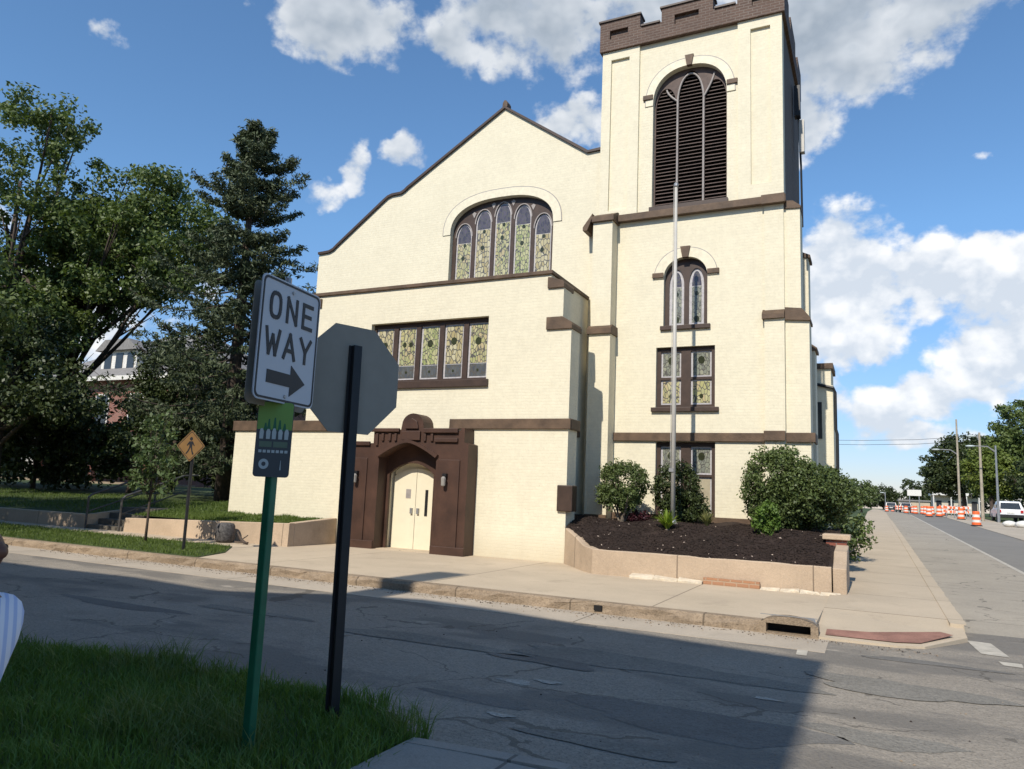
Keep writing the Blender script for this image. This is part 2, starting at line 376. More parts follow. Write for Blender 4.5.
M['tuft'] = leaf_mat('olive_blades', [(.12,.13,.04), (.17,.17,.06), (.2,.2,.08)], .3)
M['brightl'] = leaf_mat('light_green_leaves', [(.07,.13,.02), (.10,.17,.03), (.13,.2,.04)], .3)
M['plum'] = leaf_mat('plum_leaves', [(.05,.012,.018), (.08,.02,.03), (.035,.012,.016)], .2)
M['grass'] = leaf_mat('lawn_blades', [(0.065,0.122,0.020), (0.098,0.172,0.028), (0.146,0.216,0.041)], .3)
M['tuft2'] = leaf_mat('long_lawn_blades', [(.07,.12,.02), (.10,.16,.035), (.15,.18,.06)], .3)
M['grass2'] = leaf_mat('sunny_lawn_blades', [(.055,.095,.016), (.085,.13,.022), (.12,.16,.035)], .3)

# ------------------------------------------------------------------ camera
Rm = np.array([[0.89916414,-0.02506684,-0.43689301],[0.43554456,0.14818114,0.88788698],[0.04248278,-0.98864251,0.14415689]])
CAMH = 1.65
cam = bpy.data.cameras.new('camera'); co = bpy.data.objects.new('camera', cam); COL.objects.link(co)
mw = Matrix.Identity(4)
for i in range(3):
    mw[i][0] = Rm[i][0]; mw[i][1] = -Rm[i][1]; mw[i][2] = -Rm[i][2]
mw[2][3] = CAMH; co.matrix_world = mw
cam.sensor_width = 36; cam.lens = 740/1024*36; cam.clip_end = 3000; cam.clip_start = .05
S.camera = co
def raydir(px, py): return Rm @ np.array([px-512, py-384.5, 740.0])

# ------------------------------------------------------------------ light and sky
SUN_EL, SUN_AZ = 43.0, 2.4            # light travels towards +Y and a little +X
el, az = R_(SUN_EL), R_(SUN_AZ)
d = Vector((math.sin(az)*math.cos(el), math.cos(az)*math.cos(el), -math.sin(el)))
sun = bpy.data.lights.new('sun', 'SUN'); sun.energy = 4.4; sun.angle = R_(.5); sun.color = (1, .93, .82)
so = bpy.data.objects.new('sun', sun); COL.objects.link(so); so.rotation_euler = d.to_track_quat('-Z', 'Y').to_euler()
W = bpy.data.worlds.new('World'); S.world = W; W.use_nodes = True; nt = W.node_tree
for n in list(nt.nodes): nt.nodes.remove(n)
out = N(nt, 'ShaderNodeOutputWorld'); sky = N(nt, 'ShaderNodeTexSky', sky_type='NISHITA'); sky.sun_disc = False
sky.sun_elevation = el; sky.sun_rotation = math.pi+az; sky.dust_density = .15; sky.ozone_density = 2.0; sky.air_density = 1.0; sky.altitude = 200
bg1 = N(nt, 'ShaderNodeBackground'); bg1.inputs['Strength'].default_value = .128
skc = mixc(nt, 1.0, sky.outputs[0], (.80,1.02,1.15), 'MULTIPLY')
tc0 = N(nt, 'ShaderNodeTexCoord'); sx0 = N(nt, 'ShaderNodeSeparateXYZ'); lk(nt, tc0.outputs['Generated'], sx0.inputs[0])
lk(nt, mixc(nt, 1.0, skc, ramp(nt, sx0.outputs[2], [(.0, (.66,.50,.56)), (.13, (.78,.72,.78)), (.33, (.98,1.0,1.0))]), 'MULTIPLY'), bg1.inputs['Color'])
tc = N(nt, 'ShaderNodeTexCoord'); D = tc.outputs['Generated']
wn = N(nt, 'ShaderNodeTexNoise'); wn.inputs['Scale'].default_value = 7; wn.inputs['Detail'].default_value = 5; wn.inputs['Roughness'].default_value = .6; lk(nt, D, wn.inputs['Vector'])
ws = N(nt, 'ShaderNodeVectorMath', operation='SUBTRACT'); lk(nt, wn.outputs['Color'], ws.inputs[0]); ws.inputs[1].default_value = (.5,.5,.5)
wk = N(nt, 'ShaderNodeVectorMath', operation='SCALE'); wk.inputs['Scale'].default_value = .10; lk(nt, ws.outputs[0], wk.inputs[0])
wa = N(nt, 'ShaderNodeVectorMath', operation='ADD'); lk(nt, D, wa.inputs[0]); lk(nt, wk.outputs[0], wa.inputs[1]); DW = wa.outputs[0]
def dotn(vec, c):
    n = N(nt, 'ShaderNodeVectorMath', operation='DOT_PRODUCT'); lk(nt, vec, n.inputs[0]); n.inputs[1].default_value = tuple(c); return n.outputs['Value']
clouds = [ # px, py, rx, ry (angular sizes as seen from here), strength
 (330,12,88,58,1.0), (455,40,40,45,.9), (520,10,120,62,1.0), (610,30,80,60,.95), (575,118,46,34,.95), (840,25,140,80,1.2), (800,100,60,70,.85), (745,-30,160,50,1.),
 (352,170,20,40,.75), (330,192,34,22,.7), (405,150,28,16,.72), (106,42,32,20,.5), (978,160,18,10,.4),
 (850,285,84,66,1.2), (920,272,80,50,1.25), (990,262,76,44,1.2), (850,335,60,50,1.05), (1000,310,80,50,1.05), (1005,350,62,56,1.15), (930,310,50,34,.95), (985,385,58,22,.9), (1060,330,70,90,1.),
 (870,420,50,40,.95), (925,402,34,22,.95), (905,437,80,22,.9), (835,410,30,36,.9), (730,470,60,40,.7),
 (60,310,110,50,.95), (180,280,60,30,.7), (-200,160,200,100,.9), (1300,250,200,120,.95)]
F = None
for px, py, rx, ry, w in clouds:
    c = raydir(px, py); L = np.linalg.norm(c); c = c/L
    t1 = np.cross(c, [0,0,1]); t1 /= np.linalg.norm(t1); t2 = np.cross(t1, c)
    u = dotn(DW, t1*L/rx); v = dotn(DW, t2*L/ry)
    q = math_(nt, 'MULTIPLY_ADD', u, u, math_(nt, 'MULTIPLY', v, v))
    f = math_(nt, 'SUBTRACT', w, q)
    F = f if F is None else math_(nt, 'MAXIMUM', F, f)
fwd = raydir(512, 384.5); F = math_(nt, 'SUBTRACT', F, math_(nt, 'MULTIPLY', math_(nt, 'LESS_THAN', dotn(D, fwd/np.linalg.norm(fwd)), .15), 50))
def fbm(vec, sc, det, rough=.55, off=(0,0,0)):
    mp = N(nt, 'ShaderNodeMapping'); mp.inputs['Location'].default_value = off; mp.inputs['Scale'].default_value = (1, 1, 1.35); lk(nt, vec, mp.inputs['Vector'])
    n = N(nt, 'ShaderNodeTexNoise'); n.inputs['Scale'].default_value = sc; n.inputs['Detail'].default_value = det; n.inputs['Roughness'].default_value = rough
    lk(nt, mp.outputs[0], n.inputs['Vector']); return n.outputs['Fac']
n1 = fbm(D, 13, 7, .6); n2 = fbm(D, 13, 3, .6, (.004, .0, .028))
# heaped puffs: rounded voronoi lumps
vo = N(nt, 'ShaderNodeTexVoronoi', feature='F1'); vo.inputs['Scale'].default_value = 24; vo.inputs['Detail'].default_value = 1; lk(nt, DW, vo.inputs['Vector'])
lump = math_(nt, 'SUBTRACT', .55, vo.outputs['Distance'])
dens = math_(nt, 'ADD', F, math_(nt, 'ADD', math_(nt, 'MULTIPLY', math_(nt, 'SUBTRACT', n1, .52), 3.0), math_(nt, 'MULTIPLY_ADD', lump, .6, .42)))
mr = N(nt, 'ShaderNodeMapRange', interpolation_type='SMOOTHSTEP'); mr.inputs[1].default_value = .28; mr.inputs[2].default_value = .98; lk(nt, dens, mr.inputs[0])
alpha = math_(nt, 'MULTIPLY', mr.outputs[0], .95)
rel = math_(nt, 'ADD', math_(nt, 'MULTIPLY', math_(nt, 'SUBTRACT', n1, n2), 3.2), math_(nt, 'MULTIPLY', lump, .9))
shade = math_(nt, 'ADD', .50, rel, clamp=True)
sz = N(nt, 'ShaderNodeSeparateXYZ'); lk(nt, D, sz.inputs[0])
hi = N(nt, 'ShaderNodeMapRange'); hi.inputs[1].default_value = .34; hi.inputs[2].default_value = .52; lk(nt, sz.outputs[2], hi.inputs[0])
ccol = mixc(nt, shade, (.64,.70,.78), (1.0,1.0,1.0))
thick = N(nt, 'ShaderNodeMapRange'); thick.inputs[1].default_value = .5; thick.inputs[2].default_value = 2.0; lk(nt, dens, thick.inputs[0])
ccol = mixc(nt, math_(nt, 'MULTIPLY', hi.outputs[0], math_(nt, 'ADD', .35, math_(nt, 'MULTIPLY', thick.outputs[0], .65))), ccol, mixc(nt, shade, (.27,.33,.40), (.50,.56,.63)))
bg2 = N(nt, 'ShaderNodeBackground'); lk(nt, ccol, bg2.inputs['Color']); bg2.inputs['Strength'].default_value = .92
ms = N(nt, 'ShaderNodeMixShader'); lk(nt, alpha, ms.inputs[0]); lk(nt, bg1.outputs[0], ms.inputs[1]); lk(nt, bg2.outputs[0], ms.inputs[2]); lk(nt, ms.outputs[0], out.inputs['Surface'])
W.cycles.sampling_method = 'MANUAL'; W.cycles.sample_map_resolution = 256
S.view_settings.view_transform = 'Standard'; S.view_settings.look = 'None'; S.view_settings.exposure = 0.25; S.view_settings.gamma = 1
S.view_settings.use_curve_mapping = False
S.cycles.max_bounces = 6; S.cycles.transparent_max_bounces = 4

# ------------------------------------------------------------------ setting: ground, streets, pavements
def gz(y): return 0.0 if y < 12 else .014*(min(y, 90)-12)
YS = [-60,-20,0,4,8,10,11,12,14,16,18,20,25,30,35,40,50,60,75,90,120,200,400,900]
def sheet(name, x0, x1, ys, dz, mat, kind='structure', skirt=0):
    mb = MB(); vs = []; fs = []
    for y in ys: vs += [(x0, y, gz(y)+dz), (x1, y, gz(y)+dz)]
    for i in range(len(ys)-1): fs.append((2*i, 2*i+1, 2*i+3, 2*i+2))
    if skirt:
        b = len(vs)
        for y in ys: vs += [(x0, y, gz(y)+dz-skirt), (x1, y, gz(y)+dz-skirt)]
        for i in range(len(ys)-1):
            fs += [(2*i, 2*i+2, b+2*i+2, b+2*i), (2*i+1, b+2*i+1, b+2*i+3, 2*i+3)]
        fs.append((0, b, b+1, 1)); e = 2*len(ys)-2; fs.append((e, e+1, b+e+1, b+e))
    return props(mb.add(vs, fs).build(name, mat), kind=kind)
sheet('ground', -900, 900, YS, -.03, M['dirt'])
yl = lambda a, b: [a]+[y for y in YS if a < y < b]+[b]
# side street running past the church front
mb = MB(); xs = list(np.linspace(-60, 1.02, 62)); mb.add([(x, y, .004) for x in xs for y in (-8, 4.2, 9.42, 12.2)], [(4*i+j, 4*i+4+j, 4*i+5+j, 4*i+1+j) for i in range(len(xs)-1) for j in range(3)])
props(mb.build('side_street', M['asphalt2'] if False else M['asphalt']), kind='structure')
sheet('intersection', 1.02, 6.2, yl(-60, 12.3), .004, M['asphalt'])
mb = MB(); mb.box(-60, -.55, 9.42, 10.3, -.1, .010); props(mb.build('gutter', M['gutter']), kind='structure')
sheet('parking_lane', .9, 3.3, yl(12.3, 400), .004, M['lane'])
sheet('main_street', 3.3, 6.2, yl(12.3, 400), .004, M['asphalt_b'])
sheet('lane_line', 3.30, 3.42, yl(13, 140), .009, M['linew'])
sheet('work_zone', 6.2, 9.4, yl(-60, 170), .03, M['gravel'], skirt=.1)
sheet('far_verge', 9.4, 60, yl(-60, 400), .10, M['dirt'], skirt=.15)
# pavement along the side street
mb = MB(); mb.box(-60, -.72, 10.48, 14.3, -.1, .15); mb.box(-13.2, -.72, 14.3, 16.0, -.1, .15); props(mb.build('pavement', M['walk']), kind='structure')
sheet('side_pavement', -.72, 1.02, yl(12.3, 300), .15, M['walkB'], skirt=.2)
mb = MB(); mb.add([(-.72,12.3,.152),(1.02,12.3,.152),(1.02,11.4,.06),(.5,10.5,.03),(.2,10.35,.03),(-.72,10.3,.04),(-.72,12.3,-.1),(1.02,12.3,-.1),(1.02,11.4,-.1),(.5,10.5,-.1),(.2,10.35,-.1),(-.72,10.3,-.1)],
   [(5,4,3,2,1,0),(0,6,11,5),(5,11,10,4),(4,10,9,3),(3,9,8,2),(2,8,7,1)])
props(mb.build('corner_ramp', M['walkB'], fixn=True), kind='structure')
mb = MB(); mb.add([(-.6,10.42,.0535),(.18,10.48,.0492),(.46,10.62,.049),(.86,11.3,.0895),(.72,11.42,.098),(.5,11.25,.095),(.2,11.05,.088),(-.1,10.85,.082),(-.6,10.75,.077)], [(0,1,2,3,4,5,6,7,8)])
props(mb.build('tactile_strip', M['red']), kind='structure')
def rough_curb(name, pts, w, z0, z1, mat):
    mb = MB(); r2 = random.Random(3); P = []
    for (a, b) in zip(pts[:-1], pts[1:]):
        n = max(2, int((Vector(b)-Vector(a)).length/.22))
        P += [Vector(a).lerp(Vector(b), i/n) for i in range(n)]
    P.append(Vector(pts[-1])); rows = []
    for i, p in enumerate(P):
        t = (P[min(i+1, len(P)-1)]-P[max(i-1, 0)]).normalized(); nn = Vector((-t.y, t.x, 0))
        j = lambda s=.012: (r2.random()-.5)*2*s
        g = gz(p.y)
        rows.append([p-nn*j(.01)+Vector((0,0,g+z0)), p+nn*(j(.03))+Vector((0,0,g+z0+(z1-z0)*(.55+j(.12)*2))), p+nn*(.02+j(.022))+Vector((0,0,g+z1-.03+j(.022))), p+nn*(.045+j(.01))+Vector((0,0,g+z1+j(.006))), p+nn*w+Vector((0,0,g+z1+.003)), p+nn*w+Vector((0,0,g+z0))])
    k = len(rows[0]); vs = [q for r in rows for q in r]
    fs = [(i*k+j, (i+1)*k+j, (i+1)*k+j+1, i*k+j+1) for i in range(len(rows)-1) for j in range(k-1)]
    fs += [tuple(range(k)), tuple(range((len(rows)-1)*k+k-1, (len(rows)-1)*k-1, -1))]
    return props(mb.add(vs, fs).build(name, mat), kind='structure')
rough_curb('curb', [(-60,10.3,0),(-1.36,10.3,0)], .2, -.02, .156, M['curb'])
rough_curb('curb', [(1.17,11.4,0),(1.17,60,0)][::-1] if False else [(1.02,60,0),(1.02,11.9,0)], -.15, -.02, .156, M['walkB'])
rough_curb('near_curb', [(-1.62,4.30,0),(-2.62,4.20,0)], .16, -.02, .12, M['walkn'])
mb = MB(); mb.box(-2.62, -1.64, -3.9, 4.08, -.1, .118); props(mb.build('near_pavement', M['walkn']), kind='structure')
# paint remnants on the asphalt
for pts in ([(1.02,11.55),(1.28,11.5),(1.36,10.55),(1.08,10.6)], [(1.2,10.2),(1.42,10.2),(1.4,9.95),(1.22,9.98)], [(-.86,9.95),(-.74,9.95),(-.72,9.1),(-.83,9.1)]):
    mb = MB(); mb.add([(x, y, .009) for x, y in pts[::-1]], [(0,1,2,3)]); props(mb.build('paint_mark', M['linew']), kind='structure')
r6 = random.Random(21)
def patch(cx_, cy_, rx, ry, mat, z):
    P = []
    for i in range(22):
        a = 2*math.pi*i/22; k = 1+.22*math.sin(3*a+cx_*5)+r6.uniform(-.10, .10); P.append((cx_+rx*k*math.cos(a), cy_+ry*k*math.sin(a), z))
    props(MB().add(P, [tuple(range(22))]).build('asphalt_patch', mat), kind='structure')
M['asp_d'] = ground_mat('dark_repair_asphalt', (.155,.145,.128), .2, 1.5, 20, bmp=.8, speck=.4)
M['asp_m'] = ground_mat('older_repair_asphalt', (.195,.18,.152), .2, 1.2, 18, bmp=.9, speck=.5)
M['asp_l'] = ground_mat('worn_through_base', (.40,.36,.30), .25, 3, 20, bmp=1.0, speck=.5)
for i, (px, py, rx, ry, mt) in enumerate(((690,722,1.0,.36,'asp_d'), (640,665,1.5,.32,'asp_m'), (545,662,.55,.16,'asp_d'), (515,682,.16,.07,'asp_l'), (500,716,.11,.045,'asp_l'), (548,683,.12,.05,'asp_l'), (740,680,.55,.18,'asp_m'), (768,700,.12,.04,'asp_l'), (420,640,1.1,.2,'asp_m'), (120,605,1.2,.16,'asp_d'), (250,612,.9,.12,'asp_m'), (900,690,.8,.35,'asp_m'), (880,740,.5,.2,'asp_m'), (930,664,.7,.12,'asp_d'), (600,745,.55,.12,'asp_m'), (480,700,.5,.1,'asp_d'))):
    dd = raydir(px, py); t_ = -CAMH/dd[2]; patch(dd[0]*t_, dd[1]*t_, rx, ry, M[mt], .006+.0022*(i % 3)+(.0007 if mt == 'asp_l' else 0))
mb = MB(); r8 = random.Random(31)
for k in range(1300):
    if r8.random() < .97: x = r8.uniform(-16, .6); y = 10.26-abs(r8.gauss(0, .16)); z = .012
    else: x = r8.uniform(-7, 1.0); y = r8.uniform(4.7, 9.4); z = .006
    q = r8.uniform(.004, .012); mb.add([(x-q,y-q*.8,z),(x+q,y-q*.6,z),(x+q*.7,y+q,z),(x-q*.9,y+q*.8,z),(x,y,z+q*.9)], [(0,1,4),(1,2,4),(2,3,4),(3,0,4)], 0 if r8.random() < .6 else 1)
props(mb.build('road_grit', [M['curb'], M['mulch']]), 'loose grit and small stones lying along the gutter and on the asphalt', 'grit', None, 'stuff')
# terrace lawn to the left of the church, near lawn
mb = MB(); xs = np.linspace(-70, -20.0, 26); ys = np.linspace(14.0, 60, 20)
def tz(x, y): return .56+min(.5, max(0, (y-14)*.05))+.04*math.sin(x*.9)*math.sin(y*.7)
mb.add([(x, y, tz(x, y) if j else .5) for x in xs for j, y in enumerate(ys)], [(i*20+j, (i+1)*20+j, (i+1)*20+j+1, i*20+j+1) for i in range(25) for j in range(19)])
xs2 = np.linspace(-18.4, -12.6, 12); ys2 = list(np.linspace(14.0, 15.5, 4))
b0 = [(x, y, .60+(y-14)*.09) for x in xs2 for y in ys2]; mb.add(b0, [(i*4+j, (i+1)*4+j, (i+1)*4+j+1, i*4+j+1) for i in range(11) for j in range(3)])
xs3 = np.linspace(-20.0, -16.45, 5); ys3 = np.linspace(15.5, 60, 12)
mb.add([(x, y, .735 if j == 0 else .75+min(.35, (y-15)*.04)) for x in xs3 for j, y in enumerate(ys3)], [(i*12+j, (i+1)*12+j, (i+1)*12+j+1, i*12+j+1) for i in range(4) for j in range(11)])
props(mb.build('terrace_ground', M['dirt']), kind='structure')
near_poly = [(-14,-3.9),(-2.64,-3.9),(-2.64,3.8),(-2.70,4.28),(-3.1,4.66),(-3.9,4.80),(-4.7,4.74),(-5.6,4.70),(-6.8,4.55),(-7.6,4.48),(-14,4.3)]
mb = MB(); mb.prism_z(near_poly, -.05, .06); props(mb.build('near_verge', M['dirt']), kind='structure')
mb = MB(); mb.prism_z([(-60,10.47),(-11.75,10.47),(-12.2,11.6),(-13.2,12.75),(-60,13.0)], .0, .165); props(mb.build('kerb_verge', M['dirt']), kind='structure')

# ------------------------------------------------------------------ grass (stuff)
def in_poly(x, y, P):
    c = False; n = len(P)
    for i in range(n):
        x1, y1 = P[i]; x2, y2 = P[(i+1) % n]
        if (y1 > y) != (y2 > y) and x < (x2-x1)*(y-y1)/(y2-y1)+x1: c = not c
    return c
def blades(name, pts, zf, h, w, mat, label, bend=.6):
    n = len(pts); p = np.array(pts); z = np.array([zf(a, b) for a, b in pts])
    ang = rng.uniform(0, 2*np.pi, n); hh = h*rng.uniform(.45, 1.25, n)
    cl = np.sin(p[:,0]*5.1+np.sin(p[:,1]*3.3)*2)*np.sin(p[:,1]*4.3+p[:,0]*1.7); hh *= 1+.35*cl
    lean = rng.uniform(.1, bend, n)*hh; la = rng.uniform(0, 2*np.pi, n)
    dx, dy = np.cos(ang)*w/2, np.sin(ang)*w/2
    V = np.zeros((n, 5, 3))
    base = np.stack([p[:,0], p[:,1], z-.01], 1)
    side = np.stack([dx, dy, np.zeros(n)], 1); L = np.stack([np.cos(la)*lean, np.sin(la)*lean, np.zeros(n)], 1)
    up = np.stack([np.zeros(n), np.zeros(n), hh], 1)
    V[:,0] = base-side; V[:,1] = base+side; V[:,2] = base+side*.8+L*.3+up*.6; V[:,3] = base-side*.8+L*.3+up*.6; V[:,4] = base+L+up*.95
    me = bpy.data.meshes.new(name); idx = (np.arange(n)*5)[:,None]
    quads = (idx+np.array([0,1,2,3])).tolist(); tris = (idx+np.array([3,2,4])).tolist()
    me.from_pydata(V.reshape(-1,3).tolist(), [], quads+tris)
    o = link_mesh(name, me, mat); return props(o, label, 'grass', None, 'stuff')
pts = []
while len(pts) < 62000:
    x, y = rng.uniform(-8.6, -2.45), rng.uniform(1.0, 4.85)
    e = .07*math.sin(x*9)+.05*math.sin(x*23+y*7)
    if in_poly(x-e*.5, y-e, near_poly) or (rng.random() < .12 and in_poly(x-.08, y-.12, near_poly)): pts.append((x, y))
blades('lawn_grass', pts, lambda x, y: .06, .115, .008, M['grass'], 'lush shaded green grass round the two sign posts in the foreground', .9)
tall = [p for p in pts if math.sin(p[0]*2.3+1)*math.sin(p[1]*3.1)+.35*math.sin(p[0]*11+p[1]*9) > .35][:9000]
blades('tall_grass', tall, lambda x, y: .06, .20, .007, M['tuft2'], 'longer untrimmed grass blades and weeds standing out of the foreground lawn', 1.1)
sp = [(-30,10.5),(-11.8,10.5),(-12.2,11.6),(-13.2,12.7),(-30,12.95)]; pts = []
while len(pts) < 22000:
    x, y = rng.uniform(-26, -11.5), rng.uniform(10.48, 13.0)
    if in_poly(x, y, sp): pts.append((x, y))
blades('verge_grass', pts, lambda x, y: .165, .075, .012, M['grass2'], 'sunlit strip of mown grass between the far curb and the low concrete wall', .7)
pts = [(rng.uniform(-18.3, -12.75), rng.uniform(14.02, 15.5)) for _ in range(12000)]+[(rng.uniform(-20.0, -16.5), rng.uniform(15.5, 20)) for _ in range(5000)]+[(x, y) for x, y in zip(rng.uniform(-34, -20.0, 12000), rng.uniform(14.1, 20, 12000))]
blades('terrace_grass', pts, lambda x, y: tz(x, y) if x < -20 else (.60+(y-14)*.09 if y < 15.5 else .75+(y-15)*.04), .09, .015, M['grass2'], 'lawn on the raised terrace behind the low concrete wall', .8)

# ------------------------------------------------------------------ church
CH = thing('church', (-9, 18.1, 0), 'cream painted brick church with brown trim, a front gable and a square crenellated tower', 'church')
def part(mb, name, mat, parent=None, **k): return mb.build(name, mat, parent or CH, **k)
YG, YB, YT = 18.12, 15.58, 18.1
# gable wall
gout = [(-16.14,.2),(-16.14,9.06),(-15.70,9.08),(-15.52,9.15),(-15.40,9.25),(-13.62,10.56),(-13.50,10.64),(-13.36,10.68),(-13.03,10.69),(-12.88,10.76),(-12.78,10.84),(-9.52,12.84),(-6.90,11.00),(-6.42,11.02),(-6.42,.2)]
BW = sup_arch(-11.17, -7.85, 7.3, 9.15, .96, 2.5, 26)
part(MB().holed(gout, [BW], YG, YG+.4), 'gable_wall', M['cream'])
part(MB().strip(gout[1:-1], .075, YG-.07, YG+.5), 'gable_coping', M['trimd'])
part(MB().prism([(-9.60,12.88),(-9.44,12.88),(-9.44,13.0),(-9.48,13.08),(-9.54,13.1),(-9.59,13.02)], YG-.05, YG+.2), 'finial', M['trim'])
mb = MB(); mb.box(-16.1, -15.8, YG+.4, 40, .2, 8.2); mb.box(-15.8, -1.75, 39.7, 40, .2, 6); mb.box(-2.05, -1.75, 22.7, 39.7, .2, 5.2)
part(mb, 'hall_wall', M['cream'], split=True)
part(MB().prism([(-16.4,8.1),(-9.52,12.55),(-1.6,5.2),(-1.7,5.0),(-9.52,12.3),(-16.3,7.9)], YG+.4, 40.1), 'hall_roof', M['roof'])
def outline_ring(poly_in, poly_out, y0, y1, mb=None, mi=0):
    mb = mb or MB(); n = len(poly_in)
    for i in range(n-1):
        mb.prism([poly_in[i], poly_in[i+1], poly_out[i+1], poly_out[i]], y0, y1, mi)
    return mb
def arch_hood(x0, x1, zs, h, e, g0, g1, y, name='arch_surround', mat='creamtrim'):
    a = sup_arch(x0-g0, x1+g0, 0, zs, h+g0, e, 26)[2:]; b = sup_arch(x0-g1, x1+g1, 0, zs, h+g1, e, 26)[2:]
    part(outline_ring(a, b, y-.025, y+.02), name, M[mat])
arch_hood(-11.17, -7.85, 9.15, .96, 2.5, .0, .24, YG); arch_hood(-11.17, -7.85, 9.15, .96, 2.5, .24, .262, YG, 'drip_line', 'mull')
# stained glass light
def glass_light(parent, poly, y, border=.05, split=None, lower='gl_y', upper='gl_p', base=None, jewels=(), name='pane'):
    xs = [p[0] for p in poly]; zs = [p[1] for p in poly]; xc = sum((min(xs), max(xs)))/2; z0, z1 = min(zs), max(zs); zc = (z0+z1)/2
    fx = 1-2*border/(max(xs)-min(xs)); fz = 1-2*border/(z1-z0)
    inner = [(xc+(x-xc)*fx, zc+(z-zc)*fz) for x, z in poly]
    mb = MB(); mb.prism(poly, y, y+.02, 0)
    def clip(P, lim, above):
        o = []
        for i in range(len(P)):
            a, b = P[i], P[(i+1) % len(P)]; ia = (a[1] > lim) == above; ib = (b[1] > lim) == above
            if ia: o.append(a)
            if ia != ib: t = (lim-a[1])/(b[1]-a[1]); o.append((a[0]+(b[0]-a[0])*t, lim))
        return o
    low = inner
    if split: mb.prism(clip(inner, split, True), y-.006, y+.01, 2); low = clip(inner, split-.02, False)
    if base: mb.prism(clip(low, base, False), y-.006, y+.01, 3); low = clip(low, base+.02, True)
    mb.prism(low, y-.006, y+.01, 1)
    for jx, jz, r in jewels:
        mb.prism([(jx+r*math.cos(a*math.pi/4), jz+r*1.2*math.sin(a*math.pi/4)) for a in range(8)], y-.012, y-.003, 4)
    return mb.build(name, [M['lead'], M[lower], M[upper], M['gl_b'], M['gl_d']], parent)
# big gable window: brown tracery frame with five lights
lights = []; wl = (3.32-.12)/5
for i in range(5):
    x0 = -11.11+i*wl+.058; x1 = x0+wl-.116; top = (9.50, 9.86, 10.0, 9.86, 9.50)[i]
    lights.append(point_arch(x0, x1, 7.3, top-.42, .42))
wf = part(MB().holed([(x, z) for x, z in sup_arch(-11.17, -7.85, 7.3, 9.15, .96, 2.5, 26)], lights, YG+.16, YG+.26), 'stained_glass_window', M['trimd'])
for i, L in enumerate(lights):
    x = (L[0][0]+L[1][0])/2; top = max(p[1] for p in L)
    glass_light(wf, L, YG+.2, .045, top-.58, ('gl_y','gl_y2','gl_y','gl_y3','gl_y2')[i], jewels=[(x-.02, top-1.05-.1*(i % 2), .06), (x+.02, top-.66, .05)])
mb = MB()
for i in range(4):
    x = -11.11+(i+1)*wl; zt = (9.78, 9.99, 9.99, 9.78)[i]
    mb.prism([(x-.07, zt), (x, zt-.14), (x+.07, zt), (x, zt+.05)], YG+.145, YG+.162)
part(mb, 'tracery_piece', M['mull'], wf, split=True)
for L in lights:
    mb = MB(); a = L[2:]; xc = (L[0][0]+L[1][0])/2; b = [(xc+(x-xc)*1.12, z+.025) for x, z in a]
    outline_ring(a, b, YG+.15, YG+.163, mb); part(mb, 'lancet_moulding', M['mull'], wf)

# narthex block in front
DOORN = [(-9.58,.1),(-9.58,2.05)]+[(-9.58-1.42*t, 2.05+.28*max(0,math.sin(math.pi*t))**.8) for t in [i/8 for i in range(1, 8)]]+[(-11.0,2.05),(-11.0,.1)]
bout = [(-16.42,.1),(-16.42,3.08),(-13.82,3.08),(-13.82,6.80),(-6.75,6.80),(-6.75,.1)]+DOORN
WIN = rect(-11.88, -8.37, 4.33, 5.90)
part(MB().holed(bout, [WIN], YB, YB+.3), 'narthex_wall', M['cream'])
mb = MB(); mb.box(-7.05, -6.752, YB+.3, YG, .1, 6.80); mb.box(-13.82, -13.5, YB+.3, YG, .1, 6.80); mb.box(-16.42, -16.1, YB+.3, YG, .1, 3.08)
part(mb, 'narthex_side_wall', M['cream'], split=True)
mb = MB(); mb.box(-13.5, -7.05, YB+.3, YG-.01, 6.55, 6.62); mb.box(-16.1, -13.84, YB+.3, YG-.01, 2.9, 2.98); part(mb, 'narthex_roof', M['roof'], split=True)
mb = MB(); mb.box(-13.95, -6.70, YB-.06, YB+.34, 6.80, 6.89); mb.box(-7.09, -6.70, YB+.34, YG-.06, 6.80, 6.89); mb.box(-13.95, -13.46, YB+.34, YG-.06, 6.80, 6.89)
part(mb, 'parapet_coping', M['trim'], bevel=.01)
# corner buttress of the narthex with stepped caps
mb = MB(); mb.box(-6.75, -6.2, YB+.002, YB+.55, .1, 5.46); mb.box(-6.75, -6.42, YB+.002, YB+.5, 5.74, 6.46)
part(mb, 'buttress', M['cream'], split=True)
for (x0, x1, z0, z1, s) in ((-6.82, -6.17, 5.45, 5.75, .25), (-6.82, -6.40, 6.45, 6.72, .35)):
    part(MB().prism([(x0, z0), (x1, z0), (x1, z0+.1), (x1-.02, z0+.16), (-6.752 if s > .3 else -6.42, z1), (x0, z1)], YB-.05, YB+.6), 'buttress_cap', M['trim'], split=True, bevel=.008)
mb = MB()
for (x0, x1, z0, z1) in ((-14.1, -13.62, 6.48, 6.72), (-14.1, -13.7, 5.5, 5.74)): mb.box(x0, x1, YB-.05, YB+.5, z0, z1)
part(mb, 'buttress_cap', M['trim'], split=True)
mb = MB(); mb.box(-16.48, -11.95, YB-.06, YB+.25, 3.06, 3.34); part(mb, 'belt_course', M['trim'], split=True, bevel=.012)
mb = MB(); mb.box(-9.3, -6.13, YB-.06, YB+.0, 3.12, 3.36); mb.box(-6.199, -6.13, YB+.02, YB+.6, 3.12, 3.36); mb.box(-6.75, -6.68, YB+.6, 17.62, 3.1, 3.32)
part(mb, 'belt_course', M['trim'], split=True, bevel=.012)
